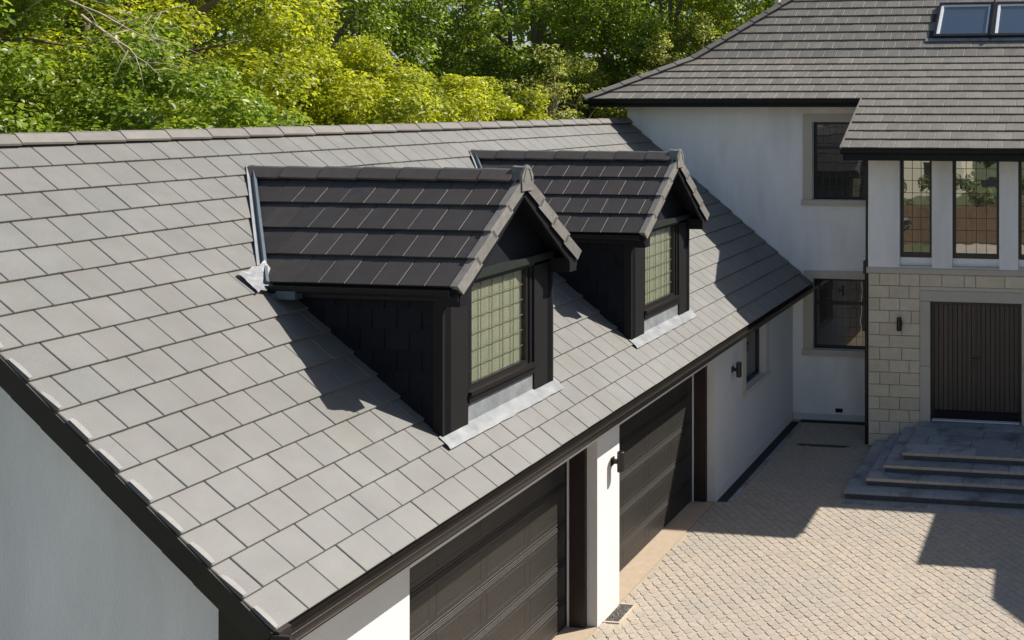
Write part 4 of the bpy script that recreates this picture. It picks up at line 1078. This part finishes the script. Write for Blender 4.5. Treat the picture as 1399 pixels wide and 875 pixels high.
tree(-24.5, 27.5, 14.5, 4.6, 3.0, M['leaf_fresh'], 'mid green tree behind the low yellow green maple', 26, 52000, .12, 80)
tree(-21.0, 33.5, 15.0, 4.4, 3.0, M['leaf_fresh'], 'tall mid green tree with hanging foliage above the far dormer', 27, 50000, .125, 80)
tree(-17.8, 30.5, 8.2, 2.6, 2.6, M['leaf_brown'], 'thin budding brownish tree left of the hip roof corner', 28, 16000, .10, 60, bark='bark_pale')
tree(-16.6, 36.5, 15.5, 4.6, 3.0, M['leaf_fresh'], 'dark green tree behind the corner of the hip roof', 29, 44000, .13, 80)
tree(-12.8, 39.0, 16.0, 4.6, 3.4, M['leaf_bright'], 'yellow green tree rising behind the hip of the main roof', 30, 44000, .13, 80)
tree(-9.0, 41.5, 15.0, 4.6, 3.4, M['leaf_bright'], 'fresh green tree farthest right behind the main roof', 31, 40000, .13, 80)
tree(-14.0, 33.0, 9.6, 2.4, 3.4, M['leaf_brown'], 'pale blossoming thin tree between the dark trees and the roof', 32, 16000, .10, 60, bark='bark_pale')
tree(-27.0, 19.5, 15.5, 5.0, 3.0, M['leaf_dark'], 'dark tree in the second row behind the tall maple', 34, 40000, .2, 80)
tree(-25.5, 9.0, 15.0, 5.0, 2.5, M['leaf_dark'], 'dark tree in the second row at the far left', 35, 36000, .2, 80)
# far wood closing the view, one mass nobody could count
r = random.Random(77); cen = []; rad = []
for i in range(420):
    a = R(-70+95*i/420 + r.uniform(-1,1)) ; D_ = r.uniform(48, 66)
    cen.append((D_*math.sin(a)-6, D_*math.cos(a), r.uniform(0.5, 17))); rad.append(r.uniform(2.2, 4.2))
fwd = leaves('far_wood', cen, rad, 90000, .5, M['leaf_mid'], None, 78)
tag(fwd, 'dark far wood closing the view behind the garden trees', None, None, 'stuff')

# ---- behind the camera: what the tall windows mirror
fn = empty('garden_fence', (-8, -9, 0)); tag(fn, 'brown board garden fence behind the viewpoint, mirrored in the tall windows', 'fence')
fb = MB(); bm_ = MB().box(0, .145, 0, .022, 0, 1.8).mesh('fence_board', M['fence'])
for i in range(150): place('fence_board', bm_, fn, Matrix.Translation((-20+i*.15, -9, gz+random.uniform(0,.02))))
s = MB(); s.box(-20, 2.5, -9.05, -9.005, .35, .45); s.box(-20, 2.5, -9.05, -9.005, 1.35, 1.45); s.build('rail', M['fence'], fn)
nh = empty('neighbour_house', (-14, -32, 0)); tag(nh, 'cream neighbouring house behind the viewpoint, mirrored in the leaded windows', 'house')
s = MB(); s.box(-20, -8.5, -38, -31, gz, 5.2); s.build('wall', M['cream_wall'], nh)
s = MB(); s.prism([(-20.4, -30.6, 5.1), (-8.1, -30.6, 5.1), (-8.1, -34.5, 8.2), (-20.4, -34.5, 8.2)], (0,0,-.12)); s.prism([(-8.1, -38.4, 5.1), (-20.4, -38.4, 5.1), (-20.4, -34.5, 8.2), (-8.1, -34.5, 8.2)], (0,0,-.12)); s.build('roof', M['tile_house'], nh)
for i in range(3):
    window(nh, 'y', 0, 0, 1, 0, 1, M['window_black'], M['glass_dark'], 0.0) if False else None
    s = MB(); s.box(-18+i*3.4, -16.6+i*3.4, -31.0+.001, -30.96, 1.2, 2.6); s.build('window', M['window_black'], nh)
tree(-6.5, -42.0, 9.5, 4.2, 1.5, M['leaf_dark'], 'dark tree beside the cream neighbouring house', 41, 16000, .25, 40, group='trees behind the viewpoint')
tree(1.5, -40.0, 10.0, 4.6, 1.5, M['leaf_mid'], 'larger mid green tree behind the viewpoint', 42, 18000, .25, 40, group='trees behind the viewpoint')
hg = empty('hedge', (-8, -12.5, gz)); tag(hg, 'long clipped dark green hedge behind the brown garden fence', 'hedge')
r = random.Random(9); hc = [(-21+i*.42, -12.5+r.uniform(-.3,.3), r.uniform(.5, 2.5)) for i in range(62)]
leaves('foliage', hc, [r.uniform(.5,.75) for _ in hc], 26000, .14, M['leaf_dark'], hg, 91, origin=(-8, -12.5, gz))
